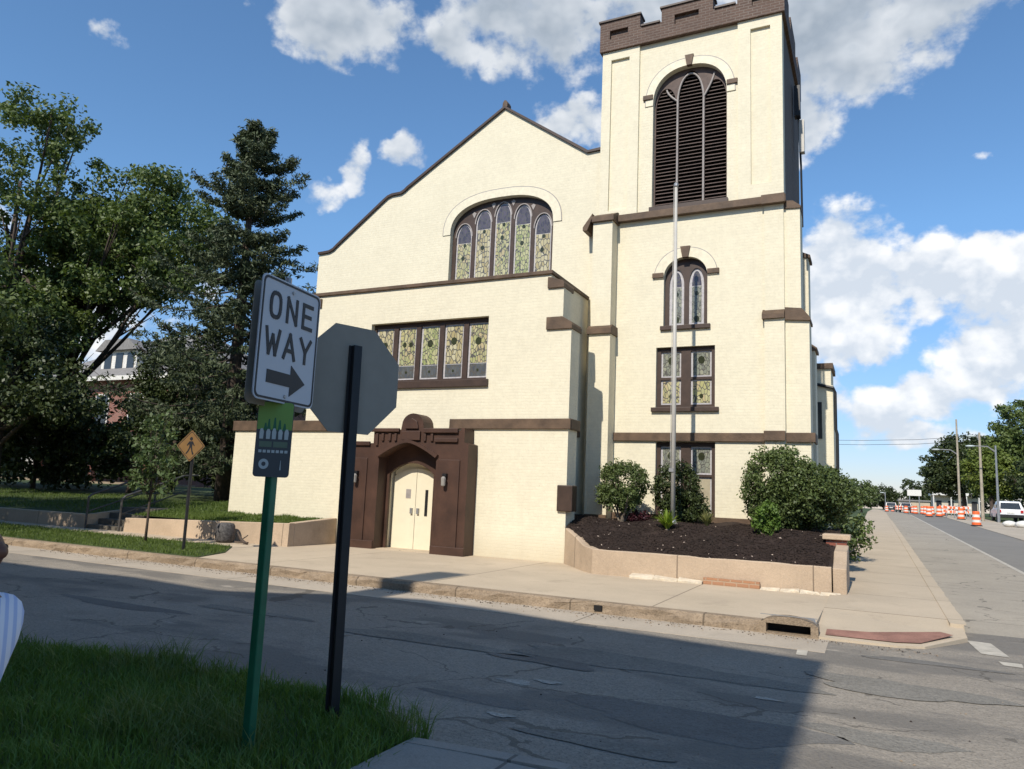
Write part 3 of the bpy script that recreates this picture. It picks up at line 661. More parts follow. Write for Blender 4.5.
# five-light window of the narthex
ws_ = []; n = 5; wl2 = 3.51/n
for i in range(n): ws_.append(rect(-11.88+i*wl2+.07, -11.88+(i+1)*wl2-.07, 4.40, 5.80))
wf2 = part(MB().holed(WIN, ws_, YB+.14, YB+.24), 'stained_glass_window', M['trimd'])
for i, L in enumerate(ws_):
    xm = (L[0][0]+L[1][0])/2
    jw = [(xm-.01, 5.33+.03*(i % 2), .085)] if i != 1 else [(xm-.09, 5.33, .06), (xm+.1, 5.33, .06)]
    glass_light(wf2, L, YB+.19, .05, None, ('gl_y2','gl_y','gl_y3','gl_y2','gl_y')[i], base=4.76, jewels=jw+[(xm, 4.6, .03)])
part(MB().box(-11.95, -8.30, YB-.07, YB+.14, 4.15, 4.33), 'window_sill', M['trimd'], wf2, bevel=.01)
# narrow dark side window
sw = MB(); sw.box(-6.76, -6.70, 16.95, 17.42, 2.05, 3.05); sw = part(sw, 'side_window', M['trimd'])
part(MB().box(-6.705, -6.69, 17.02, 17.35, 2.12, 3.0), 'pane', M['pane'], sw)
part(MB().box(-6.40, -6.03, YB-.07, YB+.24, 1.28, 1.86), 'notice_box', M['trimd'], bevel=.02)
# portal
pz = [(-11.95,.12),(-11.95,2.72),(-11.22,2.72),(-11.22,3.02),(-10.42,3.06)]
pz += [(-10.09+.31*math.cos(a), 3.17+.29*math.sin(a)) for a in [math.pi-.3-(math.pi-.6)*i/10 for i in range(11)]]
pz += [(-9.76,3.06),(-8.72,3.04),(-8.72,3.10),(-8.62,3.10),(-8.62,2.76),(-8.50,2.72),(-8.50,.12),(-9.36,.12),(-9.36,2.38)]
pz += [(-9.36-1.66*t, 2.38+.36*(1-abs(2*t-1)**1.5)) for t in [i/14 for i in range(1, 14)]]+[(-11.02,2.38),(-11.02,.12)]
PO = part(MB().holed(pz, [], 15.12, YB-.002), 'portal', M['portal'])
mb = MB(); mb.box(-11.30, -10.44, 15.05, 15.12, 3.0, 3.09); mb.box(-9.74, -8.78, 15.05, 15.12, 2.98, 3.09); mb.box(-9.42, -8.78, 15.06, 15.12, 2.76, 2.86); mb.box(-12.0, -11.3, 15.06, 15.12, 2.66, 2.76)
part(mb, 'cornice', M['portal'], PO, split=True, bevel=.012)
mb = MB()
for x in (-11.1, -10.93, -10.72, -10.55, -9.70, -9.5): mb.box(x-.035, x+.035, 15.07, 15.12, 2.78 if abs(x+10.2) < .75 else 2.66, 2.96)
mb.box(-10.36, -9.83, 15.06, 15.12, 2.80, 3.02); mb.prism([(-10.28,3.08),(-9.9,3.08),(-9.94,3.26),(-10.09,3.34),(-10.24,3.26)], 15.07, 15.12)
part(mb, 'relief_carving', M['portal'], PO, split=True, bevel=.01)
arc = [(-9.36-1.66*t, 2.38+.36*(1-abs(2*t-1)**1.5)) for t in [i/14 for i in range(15)]]
part(outline_ring(arc, [(x+(.06 if x > -9.5 else -.06 if x < -10.9 else 0), z+.075) for x, z in arc], 15.05, 15.12), 'arch_moulding', M['portal'], PO)
mb = MB(); mb.box(-9.27, -8.70, 15.085, 15.12, .3, 2.35); mb.box(-11.9, -11.35, 15.085, 15.12, .3, 2.35); mb.box(-9.38, -8.47, 15.06, 15.14, .12, .34); mb.box(-12.0, -11.03, 15.06, 15.14, .12, .34)
part(mb, 'pier_panel', M['portal'], PO, split=True, bevel=.012)
part(MB().holed([(-9.34,.12),(-9.34,2.8),(-11.04,2.8),(-11.04,.12),(-10.94,.12),(-10.94,2.0)]+[(-10.94+1.30*t, 2.0+.27*max(0,math.sin(math.pi*t))**.8) for t in [i/8 for i in range(1, 8)]]+[(-9.64,2.0),(-9.64,.12)], [], YB-.085, YB-.004), 'inner_jamb', M['portal'], PO)
mb = MB(); mb.box(-11.0, -9.6, YB+.24, YB+.4, .1, 2.4); part(mb, 'doorway_lining', M['void'])
dtop = lambda x: 2.02+.22*max(0,math.sin(math.pi*min(1, max(0, (x+10.96)/1.36))))**.8
for k, (x0, x1) in enumerate(((-10.955, -10.285), (-10.275, -9.605))):
    P = [(x0, .14), (x1, .14)]+[(x1+(x0-x1)*i/5, dtop(x1+(x0-x1)*i/5)-.09) for i in range(6)]
    dr = part(MB().prism(P, YB+.16, YB+.22), 'door', M['door'], bevel=.006)
    part(MB().box(x1-.12 if k == 0 else x0+.06, x1-.06 if k == 0 else x0+.12, YB+.11, YB+.16, 1.02, 1.16), 'door_handle', M['steel'], dr)
    if k == 0: part(MB().box(-10.57, -10.43, YB+.15, YB+.17, 1.40, 1.62), 'door_window', M['mull'], dr)
    else: part(MB().box(-10.0, -9.92, YB+.15, YB+.17, .98, 1.62), 'door_window', M['black'], dr)
part(MB().prism([(-10.96,1.98),(-9.6,1.98)]+[(-9.6-1.36*i/8, 2.06+.25*max(0,math.sin(math.pi*i/8))**.8) for i in range(9)], YB+.2, YB+.235), 'tympanum', M['creamtrim'])
part(MB().box(-11.0, -9.4, 15.2, YB+.2, .1, .165), 'threshold', M['walk'])
for x in (-9.05, -11.62):
    mb = MB(); mb.box(x-.05, x+.05, 15.0, 15.085, 1.95, 2.02); ln = part(mb, 'wall_lantern', M['black'], PO)
    part(MB().lathe([(.02,1.72),(.05,1.74),(.058,1.91),(.03,1.95)], (x, 14.98, 0), 8), 'lantern_glass', M['glassw'], ln)

# tower
LV = sup_arch(-5.06, -3.14, 9.16, 12.02, .96, 2.35, 22); UW = sup_arch(-4.71, -3.61, 5.97, 7.22, .52, 2.1, 18)
MW = rect(-4.88, -3.42, 3.90, 5.43); LW = rect(-4.86, -3.41, 1.18, 3.05)
part(MB().holed(rect(-6.48, -1.80, .2, 13.84), [LV, UW, MW, LW], YT, YT+.4), 'tower_wall', M['cream'])
mb = MB(); mb.box(-6.48, -6.2, YT+.4, 22.6, 9, 13.84); mb.box(-6.2, -2.1, 22.3, 22.6, 5, 13.84); part(mb, 'tower_side_wall', M['cream'], split=True)
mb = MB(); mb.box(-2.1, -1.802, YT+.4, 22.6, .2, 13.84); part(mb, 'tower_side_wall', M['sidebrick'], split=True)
part(MB().box(-6.2, -2.1, YT+.4, 22.3, 13.5, 13.6), 'tower_roof', M['roof'])
mb = MB()
mb.holed(rect(-6.49, -5.44, 9.03, 13.84), [rect(-6.24, -5.72, 9.2, 13.57)], YT-.07, YT)
mb.holed(rect(-2.86, -1.79, 9.03, 13.84), [rect(-2.55, -2.07, 9.4, 13.57)], YT-.07, YT)
part(mb, 'corner_pilaster', M['cream'], split=True)
# parapet with merlons
zb, zc_, zm = 13.83, 14.32, 14.70
pp = [(-6.56,zb),(-6.56,zm),(-5.42,zm),(-5.42,zc_),(-4.83,zc_),(-4.83,zm),(-3.47,zm),(-3.47,zc_),(-2.86,zc_),(-2.86,zm),(-1.72,zm),(-1.72,zb)]
slots = [rect(-6.28, -5.76, 14.16, 14.42), rect(-4.48, -3.84, 14.16, 14.44), rect(-2.5, -2.06, 14.16, 14.42)]
part(MB().holed(pp, slots, YT-.14, YT+.2), 'parapet', M['brownbrick'])
mb = MB()
for s_ in slots: mb.box(s_[0][0]-.01, s_[1][0]+.01, YT-.04, YT+.1, 14.1, 14.5)
part(mb, 'parapet_panel', M['brownbrick'], split=True)
mb = MB(); mb.box(-2.05, -1.72, YT+.2, 22.65, zb, zc_); mb.box(-2.05, -1.72, YT+.2, YT+1.0, zc_, zm); mb.box(-2.05, -1.72, 19.6, 20.9, zc_, zm); mb.box(-2.05, -1.72, 21.6, 22.65, zc_, zm)
mb.box(-6.56, -6.25, YT+.2, 22.65, zb, zm-.2); mb.box(-6.25, -2.05, 22.3, 22.65, zb, zm-.2); part(mb, 'parapet', M['brownbrick'])
mb = MB()
for x0, x1, z in ((-6.60,-5.39,zm), (-4.87,-3.43,zm), (-2.9,-1.68,zm), (-5.39,-4.87,zc_), (-3.43,-2.9,zc_)): mb.box(x0, x1, YT-.18, YT+.24, z, z+.05)
part(mb, 'parapet_coping', M['trimd'])
# louvred belfry opening
lf = MB(); lx = [(-5.02,-4.47), (-4.41,-3.79), (-3.73,-3.18)]
lo = [point_arch(lx[0][0]+.0, lx[0][1], 9.2, 11.98, .55), point_arch(lx[1][0], lx[1][1], 9.2, 12.25, .66), point_arch(lx[2][0], lx[2][1], 9.2, 11.98, .55)]
LVF = part(MB().holed(LV, lo, YT+.16, YT+.24), 'louvred_opening', M['louver'])
mb = MB()
for j, z in enumerate(np.arange(9.2, 12.95, .098)):
    xa, xb = (-5.03, -3.17) if z < 12.05 else (-4.1-.96*math.sqrt(max(0, 1-((z-12.02)/.97)**2)), -4.1+.96*math.sqrt(max(0, 1-((z-12.02)/.97)**2)))
    if xb-xa < .2: continue
    b = len(mb.v); q = random.uniform(-.012, .012)
    mb.add([(xa,YT+.20,z+q),(xb,YT+.20,z-q),(xb,YT+.34,z+.075),(xa,YT+.34,z+.075),(xa,YT+.20,z+.02+q),(xb,YT+.20,z+.02-q),(xb,YT+.34,z+.092),(xa,YT+.34,z+.092)], [(0,3,2,1),(4,5,6,7),(0,1,5,4),(1,2,6,5),(2,3,7,6),(3,0,4,7)])
part(mb, 'louvre_slats', M['louver'], LVF)
part(MB().box(-5.2, -3.0, YT+.36, YT+.4, 9.1, 13.0), 'dark_backing', M['void'], LVF)
mb = MB()
for x in (-4.44, -3.76):
    mb.tube([(x, YT+.15, 9.2), (x, YT+.15, 12.1)], .028, 8)
for a, b, z0, zt in ((-4.44, -3.76, 12.1, 12.82),):
    P = point_arch(a, b, 12.1, 12.1, .72)[2:]; mb.tube([(x, YT+.15, z) for x, z in P], .026, 8)
mb.tube([(-4.44-.30*math.sin(t*1.4), YT+.15, 12.1+.38*t) for t in [i/6 for i in range(7)]], .026, 8)
mb.tube([(-3.76+.30*math.sin(t*1.2), YT+.15, 12.1+.62*t) for t in [i/6 for i in range(7)]], .026, 8)
part(mb, 'mullion', M['mull'], LVF)
arch_hood(-5.06, -3.14, 12.02, .96, 2.35, 0, .20, YT); arch_hood(-5.06, -3.14, 12.02, .96, 2.35, .2, .22, YT, 'drip_line', 'mull')
arch_hood(-4.71, -3.61, 7.22, .52, 2.1, 0, .24, YT); arch_hood(-4.71, -3.61, 7.22, .52, 2.1, .24, .258, YT, 'drip_line', 'mull')
for (x, z, w) in ((-4.10, 12.98, .09), (-4.16, 7.74, .10)):
    part(MB().prism([(x-w*.7, z-.02), (x+w*.7, z-.02), (x+w*1.25, z+.27), (x-w*1.25, z+.27)], YT-.07, YT+.05), 'keystone', M['trim'])
for x0, x1, z in ((-5.33,-5.06,12.2), (-3.14,-2.87,12.2), (-5.0,-4.71,7.24), (-3.61,-3.32,7.24)):
    part(MB().box(x0, x1, YT-.06, YT+.05, z, z+.13), 'impost_block', M['trim'], bevel=.01)
part(MB().box(-5.93, -1.74, YT-.15, YT-.002, 8.84, 9.03), 'sill_course', M['trim'], bevel=.012)
mb = MB(); mb.box(-5.1, -3.1, YT-.13, YT+.16, 9.034, 9.14); part(mb, 'window_sill', M['trimd'])
# upper arched window (two lancets)
ul = [point_arch(-4.60, -4.22, 6.0, 7.05, .42), point_arch(-4.10, -3.72, 6.0, 7.05, .42)]
w3 = part(MB().holed(UW, ul, YT+.14, YT+.22), 'stained_glass_window', M['trimd'])
for L in ul:
    xm = (L[0][0]+L[1][0])/2; glass_light(w3, L, YT+.18, .07, 7.02, 'gl_g', jewels=[(xm, 6.82, .05), (xm, 6.16, .07)])
part(MB().box(-4.78, -3.53, YT-.07, YT+.14, 5.86, 5.97), 'window_sill', M['trimd'], w3, bevel=.01)
def sash(x0, x1, z0, z1, low, sill, zbar):
    xm = (x0+x1)/2; L = [rect(x0+.10, xm-.12, zbar+.03, z1-.1), rect(xm+.12, x1-.10, zbar+.03, z1-.1), rect(x0+.10, xm-.12, z0+.08, zbar-.03), rect(xm+.12, x1-.10, z0+.08, zbar-.03)]
    w = part(MB().holed(rect(x0, x1, z0, z1), L, YT+.10, YT+.18), 'sash_window', M['trimd'])
    for i, q in enumerate(L):
        xc = (q[0][0]+q[1][0])/2; zc2 = (q[0][1]+q[2][1])/2
        glass_light(w, q, YT+.15, .045, None, 'gl_g' if i < 2 else low, jewels=[(xc, zc2+.1, .085)] if i < 2 else ([(xc, zc2-.1, .05)] if low != 'gl_t' else []))
    if sill: part(MB().box(x0-.1, x1+.1, YT-.08, YT+.1, z0-.11, z0), 'window_sill', M['trimd'], w, bevel=.01)
    return w
sash(-4.88, -3.42, 3.90, 5.43, 'gl_y', True, 4.64); sash(-4.86, -3.41, 1.18, 3.05, 'gl_t', False, 2.24)
# belt, base, buttresses of the tower
mb = MB(); mb.box(-5.95, -2.27, YT-.07, YT-.002, 3.06, 3.27); part(mb, 'belt_course', M['trim'], split=True, bevel=.012)
mb = MB(); mb.box(-2.27, -1.80, YT-.22, YT-.13, 3.08, 3.31); mb.box(-1.80, -1.17, YT-.06, YT+.02, 3.06, 3.28); mb.box(-1.22, -1.17, YT+.02, YT+.7, 3.06, 3.28); part(mb, 'belt_course', M['trim'], split=True, bevel=.01)
mb = MB(); mb.box(-5.95, -2.25, YT-.06, YT-.002, .3, 1.27); mb.box(-2.25, -1.8, YT-.2, YT-.13, .3, 1.27); mb.box(-6.748, -6.68, YB+.62, 17.58, .3, 1.1); mb.box(-6.5, -5.93, 17.55, 17.61, .3, 1.2); part(mb, 'base_course', M['trim'], split=True)
mb = MB(); mb.box(-6.52, -5.95, 17.62, YT, .2, 5.78); mb.box(-6.50, -5.97, 17.66, YT, 5.78, 8.8); part(mb, 'buttress', M['cream'], split=True)
part(MB().prism_x([(17.55,5.76),(17.55,5.9),(17.68,6.0),(YT,6.0),(YT,5.76)], -6.56, -5.91), 'buttress_cap', M['trim'], split=True)
part(MB().prism_x([(17.58,8.78),(17.58,8.92),(17.95,9.10),(YT,9.10),(YT,8.78)], -6.52, -5.92), 'buttress_cap', M['trim'], split=True)
part(MB().prism([(-6.52,8.93),(-6.52,9.03),(-6.78,8.68),(-6.78,8.58),(-6.66,8.58)], 17.62, YT), 'buttress_cap', M['trim'], split=True)
mb = MB(); mb.box(-2.25, -1.802, YT-.13, YT, .2, 5.98); mb.box(-2.25, -1.803, YT-.05, YT, 6.2, 8.83); part(mb, 'buttress', M['cream'], split=True)
part(MB().prism_x([(YT-.2,5.97),(YT-.2,6.08),(YT-.03,6.22),(YT,6.22),(YT,5.97)], -2.3, -1.80), 'buttress_cap', M['trim'], split=True)
mb = MB(); mb.box(-2.3, -1.76, YT-.2, YT-.05, 8.82, 9.04); part(mb, 'buttress_cap', M['trim'], split=True)
mb = MB(); mb.box(-1.80, -1.44, YT+.02, YT+.65, 6.1, 8.72); mb.box(-1.80, -1.27, YT+.02, YT+.65, .2, 5.96); part(mb, 'buttress', M['cream'], split=True)
part(MB().prism([(-1.80,5.95),(-1.24,5.90),(-1.24,5.97),(-1.42,6.2),(-1.80,6.25)], YT-.05, YT+.72), 'buttress_cap', M['trim'], split=True)
part(MB().prism([(-1.80,8.70),(-1.42,8.68),(-1.42,8.74),(-1.60,8.88),(-1.80,8.9)], YT-.02, YT+.72), 'buttress_cap', M['trim'], split=True)
mb = MB(); mb.box(-1.80, -1.54, 21.9, 22.6, 5.3, 8.65); mb.box(-1.80, -1.40, 21.9, 22.6, .2, 5.95); part(mb, 'buttress', M['cream'], split=True)
part(MB().prism([(-1.80,8.65),(-1.48,8.62),(-1.48,8.7),(-1.8,8.85)], 21.85, 22.65), 'buttress_cap', M['trim'], split=True)
part(MB().prism([(-1.80,5.95),(-1.34,5.92),(-1.34,6.0),(-1.54,6.15),(-1.8,6.15)], 21.85, 22.65), 'buttress_cap', M['trim'], split=True)
WG = MB(); WG.box(-2.0, -1.14, 26.0, 27.6, .2, 5.55); WG.box(-2.0, -1.19, 26.0, 27.6, 5.55, 6.1); WG = part(WG, 'side_wing', M['cream'])
mb = MB(); mb.box(-2.0, -1.12, 25.92, 27.65, 6.1, 6.28); part(mb, 'wing_coping', M['trim'], WG)
mb = MB(); mb.tube([(-1.75, 25.93, 5.62), (-1.12, 25.93, 5.45), (-1.07, 25.95, 5.3), (-1.07, 25.95, 4.1), (-1.03, 25.95, 3.95), (-1.05, 25.95, .6)], .05, 8); part(mb, 'downpipe', M['black'], WG)
mb = MB(); mb.box(-1.64, -1.48, 25.97, 26.0, 3.8, 5.0); part(mb, 'slit_window', M['pane'], WG)
mb = MB(); mb.tube([(-1.7, 21.0, 13.4), (-1.62, 21.0, 11.0), (-1.6, 20.9, 9.2)], .03, 6); mb.box(-1.76, -1.6, 20.7, 20.95, 12.4, 13.3); part(mb, 'antenna_bracket', M['black'])
part(MB().box(-1.66, -1.52, 20.9, 21.1, 11.4, 12.35), 'antenna_panel', M['polew'])

# ------------------------------------------------------------------ planting bed in front of the tower
PW = thing('planter_wall', (-2.8, 14.0, 0), 'low tan concrete retaining wall round the dark mulch bed', 'wall')
def wall_run(pts, ht, zb_, w=.18):
    mb = MB(); n = len(pts); off = []
    for i in range(n):
        a = Vector(pts[max(i-1, 0)]); c = Vector(pts[min(i+1, n-1)]); t = (c-a).normalized(); nn = Vector((-t.y, t.x)); off.append((pts[i][0]+nn.x*w, pts[i][1]+nn.y*w))
    vs = []; 
    for i in range(n):
        (x, y), (u, v) = pts[i], off[i]; vs += [(x, y, zb_), (x+(u-x)*.08, y+(v-y)*.08, ht[i]-.015), (x+(u-x)*.2, y+(v-y)*.2, ht[i]), (u, v, ht[i]-.003), (u, v, zb_)]
    fs = [(i*5+j, (i+1)*5+j, (i+1)*5+j+1, i*5+j+1) for i in range(n-1) for j in range(4)]+[(4,3,2,1,0), tuple((n-1)*5+j for j in range(5))]
    mb.add(vs, fs); return mb
r3 = random.Random(5)
pts = [(-6.20, 15.56), (-5.75, 14.95), (-5.35, 14.40), (-5.0, 14.02)]; ht = [.92, .80, .66, .625]
for i in range(1, 15): pts.append((-5.0+4.3*i/14, 14.02+.10*i/14)); ht.append(.615+r3.uniform(-.008, .008))
wall_run(pts, ht, .1).build('wall_face', M['concwall'], PW)
mb = MB(); mb.prism_x([(14.12,.1),(14.12,.60),(14.35,.66),(14.7,.86),(15.6,.93),(15.6,.1)], -.68, -.46); mb.build('wall_end', M['concwall'], PW, bevel=.02)
r7 = random.Random(4)
def slab_run(x0, x1, yf, n, zt):
    xs_ = [x0+(x1-x0)*i/n for i in range(n+1)]
    for a, b in zip(xs_[:-1], xs_[1:]):
        P = [(a+.004, 14.05)]+[(a+(b-a)*i/6, yf+r7.uniform(-.035, .045)) for i in range(7)]+[(b-.004, 14.05)]
        mb = MB().prism_z(P, .12, zt); k = len(P)
        for q in range(k, 2*k): x, y, z = mb.v[q]; mb.v[q] = (x, y, z+r7.uniform(-.03, .012)-(.03 if y < 14 else 0))
        mb.build('footing_slab', M['slabw'], PW, bevel=.012)
slab_run(-4.2, -2.85, 13.88, 3, .23)
mb = MB(); mb.box(-2.84, -1.86, 13.97, 14.06, .12, .27); mb.build('brick_footing', M['brickor'], PW)
slab_run(-1.85, -.55, 13.92, 4, .21)
def mz(x, y):
    z = .56+(y-14.1)*.25 if y < 16.2 else 1.085+(y-16.2)*.03
    return z+.03*math.sin(x*3.1+y*2)+.02*math.sin(x*7.3-y*5)
def bedx(y): return -5.0-1.2*min(1, max(0, (y-14.05)/1.5))+.12
gx, gy = 90, 60; vs = []
for i in range(gx):
    for j in range(gy):
        y = 14.08+(18.12-14.08)*j/(gy-1); x0 = bedx(y) if y < 15.6 else -6.74; x = x0+(-.66-x0)*i/(gx-1)
        vs.append((x, y+(.1*i/gx if j == 0 else 0), mz(x, y)+random.uniform(-.009, .009)))
mb = MB().add(vs, [(i*gy+j, (i+1)*gy+j, (i+1)*gy+j+1, i*gy+j+1) for i in range(gx-1) for j in range(gy-1)])
props(mb.build('mulch_bed', M['mulch']), kind='structure')
mb = MB(); r4 = random.Random(9)
for k in range(9000):
    y = 14.15+r4.random()**1.2*3; x = r4.uniform(bedx(y) if y < 15.6 else -6.4, -.75); z = mz(x, y)+.012
    a = r4.uniform(0, 6.28); l = r4.uniform(.01, .035); w = r4.uniform(.004, .011); t = r4.uniform(-.4, .4); pale = 1 if r4.random() < .006 else 0
    if pale: l *= .9; w *= 1.8
    ca, sa = math.cos(a), math.sin(a)
    mb.add([(x-ca*l-sa*w, y-sa*l+ca*w, z-l*t), (x-ca*l+sa*w, y-sa*l-ca*w, z-l*t), (x+ca*l+sa*w, y+sa*l-ca*w, z+l*t), (x+ca*l-sa*w, y+sa*l+ca*w, z+l*t+.006), (x, y, z+.02)], [(0,1,4),(1,2,4),(2,3,4),(3,0,4)], pale)
props(mb.build('mulch_chips', [M['mulch'], M['chip']]), 'dark shredded mulch with a few pale chips covering the bed', 'mulch', None, 'stuff')
BP = thing('brick_pier', (-.6, 15.7, 0), 'short red brick pier with a concrete cap at the corner of the mulch bed', 'pier')
MB().box(-.86, -.50, 15.62, 16.1, .1, 1.02).build('shaft', M['redbrick'], BP); MB().box(-.92, -.43, 15.55, 16.17, 1.02, 1.12).build('cap', M['concwall'], BP, bevel=.015)
FP = thing('flagpole', (-4.0, 16.4, 1.05), 'tall pale tapered flagpole rising from the mulch bed in front of the tower', 'flagpole')
MB().tube([(-4.0,16.4,1.0),(-4.0,16.4,4.5),(-4.005,16.4,8.9)], [.054,.048,.032], 14).build('pole', M['polew'], FP, smooth=True)
MB().lathe([(.14,0),(.14,.05),(.09,.1),(.07,.16)], (-4.0,16.4,1.05), 16).build('base_collar', M['steel'], FP)
MB().lathe([(.03,0),(.055,.03),(.055,.09),(.02,.13)], (-4.005,16.4,8.88), 12).build('truck', M['steel'], FP)
MB().tube([(-4.06,16.36,2.3),(-4.055,16.36,5.5),(-4.05,16.38,8.9)], .006, 5).build('halyard', M['polew'], FP)
MB().box(-4.08,-3.98,16.33,16.345,2.25,2.33).build('cleat', M['steel'], FP)

# ------------------------------------------------------------------ vegetation
def leaves_mesh(name, C, R, per, size, mat, parent, aspect=.6, shell=.55, flat=0.0, up=.25, smin=.6):
    """C: clump centres (n,3); R: clump radii (n,) or (n,3); per: leaves per clump"""
    C = np.asarray(C, float); n = len(C); R = np.asarray(R, float)
    if R.ndim == 1: R = np.stack([R, R, R*(1-flat)], 1)
    idx = np.repeat(np.arange(n), per); m = len(idx)
    dv = rng.normal(size=(m, 3)); dv /= np.linalg.norm(dv, axis=1)[:,None]
    rad = rng.uniform(0, 1, m)**shell
    P = C[idx]+dv*rad[:,None]*R[idx]
    nrm = dv*.7+rng.normal(size=(m, 3))*.7; nrm[:,2] += up; nrm /= np.linalg.norm(nrm, axis=1)[:,None]
    t = np.cross(nrm, rng.normal(size=(m, 3))); t /= np.linalg.norm(t, axis=1)[:,None]; b = np.cross(nrm, t)
    s = size*rng.uniform(smin, 1.3, m)[:,None]
    V = np.stack([P-t*s*.5, P+b*s*.5*aspect, P+t*s*.55, P-b*s*.5*aspect], 1).reshape(-1, 3)
    me = bpy.data.meshes.new(name); me.vertices.add(len(V)); me.vertices.foreach_set('co', V.ravel())
    me.loops.add(len(V)); me.loops.foreach_set('vertex_index', np.arange(len(V), dtype=np.int32))
    me.polygons.add(m); me.polygons.foreach_set('loop_start', np.arange(0, len(V), 4, dtype=np.int32)); me.polygons.foreach_set('loop_total', np.full(m, 4, np.int32))
    me.update(calc_edges=True); me.validate()
    return link_mesh(name, me, mat, parent)
def crown_clumps(lobes, n, rmin, rmax, bias=.45):
    lob = np.array(lobes, float); vol = lob[:,3]*lob[:,4]*lob[:,5]; pick = rng.choice(len(lob), n, p=vol**.75/np.sum(vol**.75))
    dv = rng.normal(size=(n, 3)); dv /= np.linalg.norm(dv, axis=1)[:,None]
    r = rng.uniform(.25, 1, n)**bias
    return lob[pick,:3]+dv*r[:,None]*lob[pick,3:6], rng.uniform(rmin, rmax, n)
def tree(name, label, base, h, lobes, nclump, per, cr, leaf, mat, bark='bark', group=None, trunk_r=.3, limbs=10, cat='tree', fork=.35):
    t = thing(name, base, label, cat, group); bx, by, bz = base
    lobes = [(bx+a, by+b, bz+c, d_, e, f_) for a, b, c, d_, e, f_ in lobes]
    C, R = crown_clumps(lobes, nclump, *cr)
    mb = MB(); top = Vector((bx+random.uniform(-.3,.3)*trunk_r*4, by, bz+h*.8))
    tr = [Vector((bx, by, bz-.1)), Vector((bx+trunk_r*.2, by, bz+h*.15)), Vector((bx-trunk_r*.4, by, bz+h*.4)), top]
    mb.tube(tr, [trunk_r*1.25, trunk_r, trunk_r*.7, trunk_r*.15], 10)
    for k in rng.choice(len(C), min(limbs, len(C)), replace=False):
        c = Vector(C[k]); s = tr[1].lerp(tr[3], random.uniform(.1, .75) if c.z > bz+h*.3 else .15)
        mid = s.lerp(c, .5)+Vector((0, 0, -abs(c.z-s.z)*.1+.1*h*random.random()*.3))
        mb.tube([s, mid, c], [trunk_r*.4, trunk_r*.24, trunk_r*.06], 6)
        for q in range(2):
            e = c+Vector(rng.normal(size=3))*cr[1]*.45; mb.tube([mid.lerp(c, .4), e], [trunk_r*.13, trunk_r*.03], 4)
    mb.build('trunk', M[bark], t, smooth=True)
    leaves_mesh('crown', C, R, per, leaf, mat, t, flat=.25)
    return t
# large deciduous trees on the left
GT = 'broadleaf trees beside the house'
tree('broadleaf_tree', 'tallest broadleaf tree, cut by the left frame edge, its crown above the rest', (-37.5, 20.5, .7), 19, [(0,0,15.4,4.6,4,4.2),(.2,0,17.6,2.6,2.2,1.8),(-1,0,9.5,5.5,4.5,3.0),(2.2,-.5,11,3.2,3,3.4),(3.0,-1,7.5,3.5,3,1.8),(-3,0,6,4,4,2.2)], 330, 150, (.5,1.1), .21, M['leaf'], group=GT, trunk_r=.42, limbs=26)
tree('broadleaf_tree', 'broad spreading green tree between the tallest tree and the spruce, crown over the house roof', (-37.8, 24, .8), 15.5, [(3.6,0,12.4,3.6,3,2.9),(.4,0,12,3.2,3,2.6),(7.2,-.5,12.9,2.8,2.6,2.5),(8.9,-.8,10.6,2.0,2.0,1.3),(5.4,0,14.8,2.0,1.8,1.5),(6.0,-1,10.0,2.6,2.2,1.2),(2.5,-1,9.4,3.0,2.2,1.5),(-.5,-1,8.2,2.6,2.2,1.8)], 360, 150, (.5,1.0), .20, M['leaf'], group=GT, trunk_r=.38, limbs=24)
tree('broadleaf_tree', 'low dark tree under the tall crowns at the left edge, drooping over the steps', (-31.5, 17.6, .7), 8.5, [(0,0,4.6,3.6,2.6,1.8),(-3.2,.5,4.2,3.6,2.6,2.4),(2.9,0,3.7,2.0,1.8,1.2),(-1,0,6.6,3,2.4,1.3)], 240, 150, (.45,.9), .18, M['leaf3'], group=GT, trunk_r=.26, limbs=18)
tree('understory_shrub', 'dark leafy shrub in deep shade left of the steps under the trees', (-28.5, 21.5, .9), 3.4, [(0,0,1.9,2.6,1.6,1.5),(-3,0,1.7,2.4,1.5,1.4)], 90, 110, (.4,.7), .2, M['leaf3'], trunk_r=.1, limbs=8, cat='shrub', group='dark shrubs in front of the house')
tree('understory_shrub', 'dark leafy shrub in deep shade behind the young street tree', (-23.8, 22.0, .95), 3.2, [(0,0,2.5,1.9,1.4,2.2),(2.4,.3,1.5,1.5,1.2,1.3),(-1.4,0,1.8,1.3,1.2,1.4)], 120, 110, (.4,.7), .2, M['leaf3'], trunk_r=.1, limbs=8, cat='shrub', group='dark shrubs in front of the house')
tree('broadleaf_tree', 'spreading curb tree just outside the left frame edge that shades the steps', (-23.5, 10.9, .16), 10.5, [(0,-2.2,6.6,4.4,3.0,3.0),(2,-1.8,5,2.6,2.6,1.6),(-3,-2,5.5,3.2,2.6,2)], 420, 150, (.5,1.0), .14, M['leaf'], group=GT, trunk_r=.25, limbs=18)
tree('broadleaf_tree', 'small dark tree between the house and the spruce, hiding part of the brick front', (-30.2, 25.0, .95), 8.6, [(0,0,5.6,2.6,2,2.2),(1.4,0,4.2,2.2,1.8,1.8),(-.9,0,4.0,1.8,1.6,1.5)], 190, 120, (.4,.8), .17, M['leaf3'], group=GT, trunk_r=.16, limbs=12)
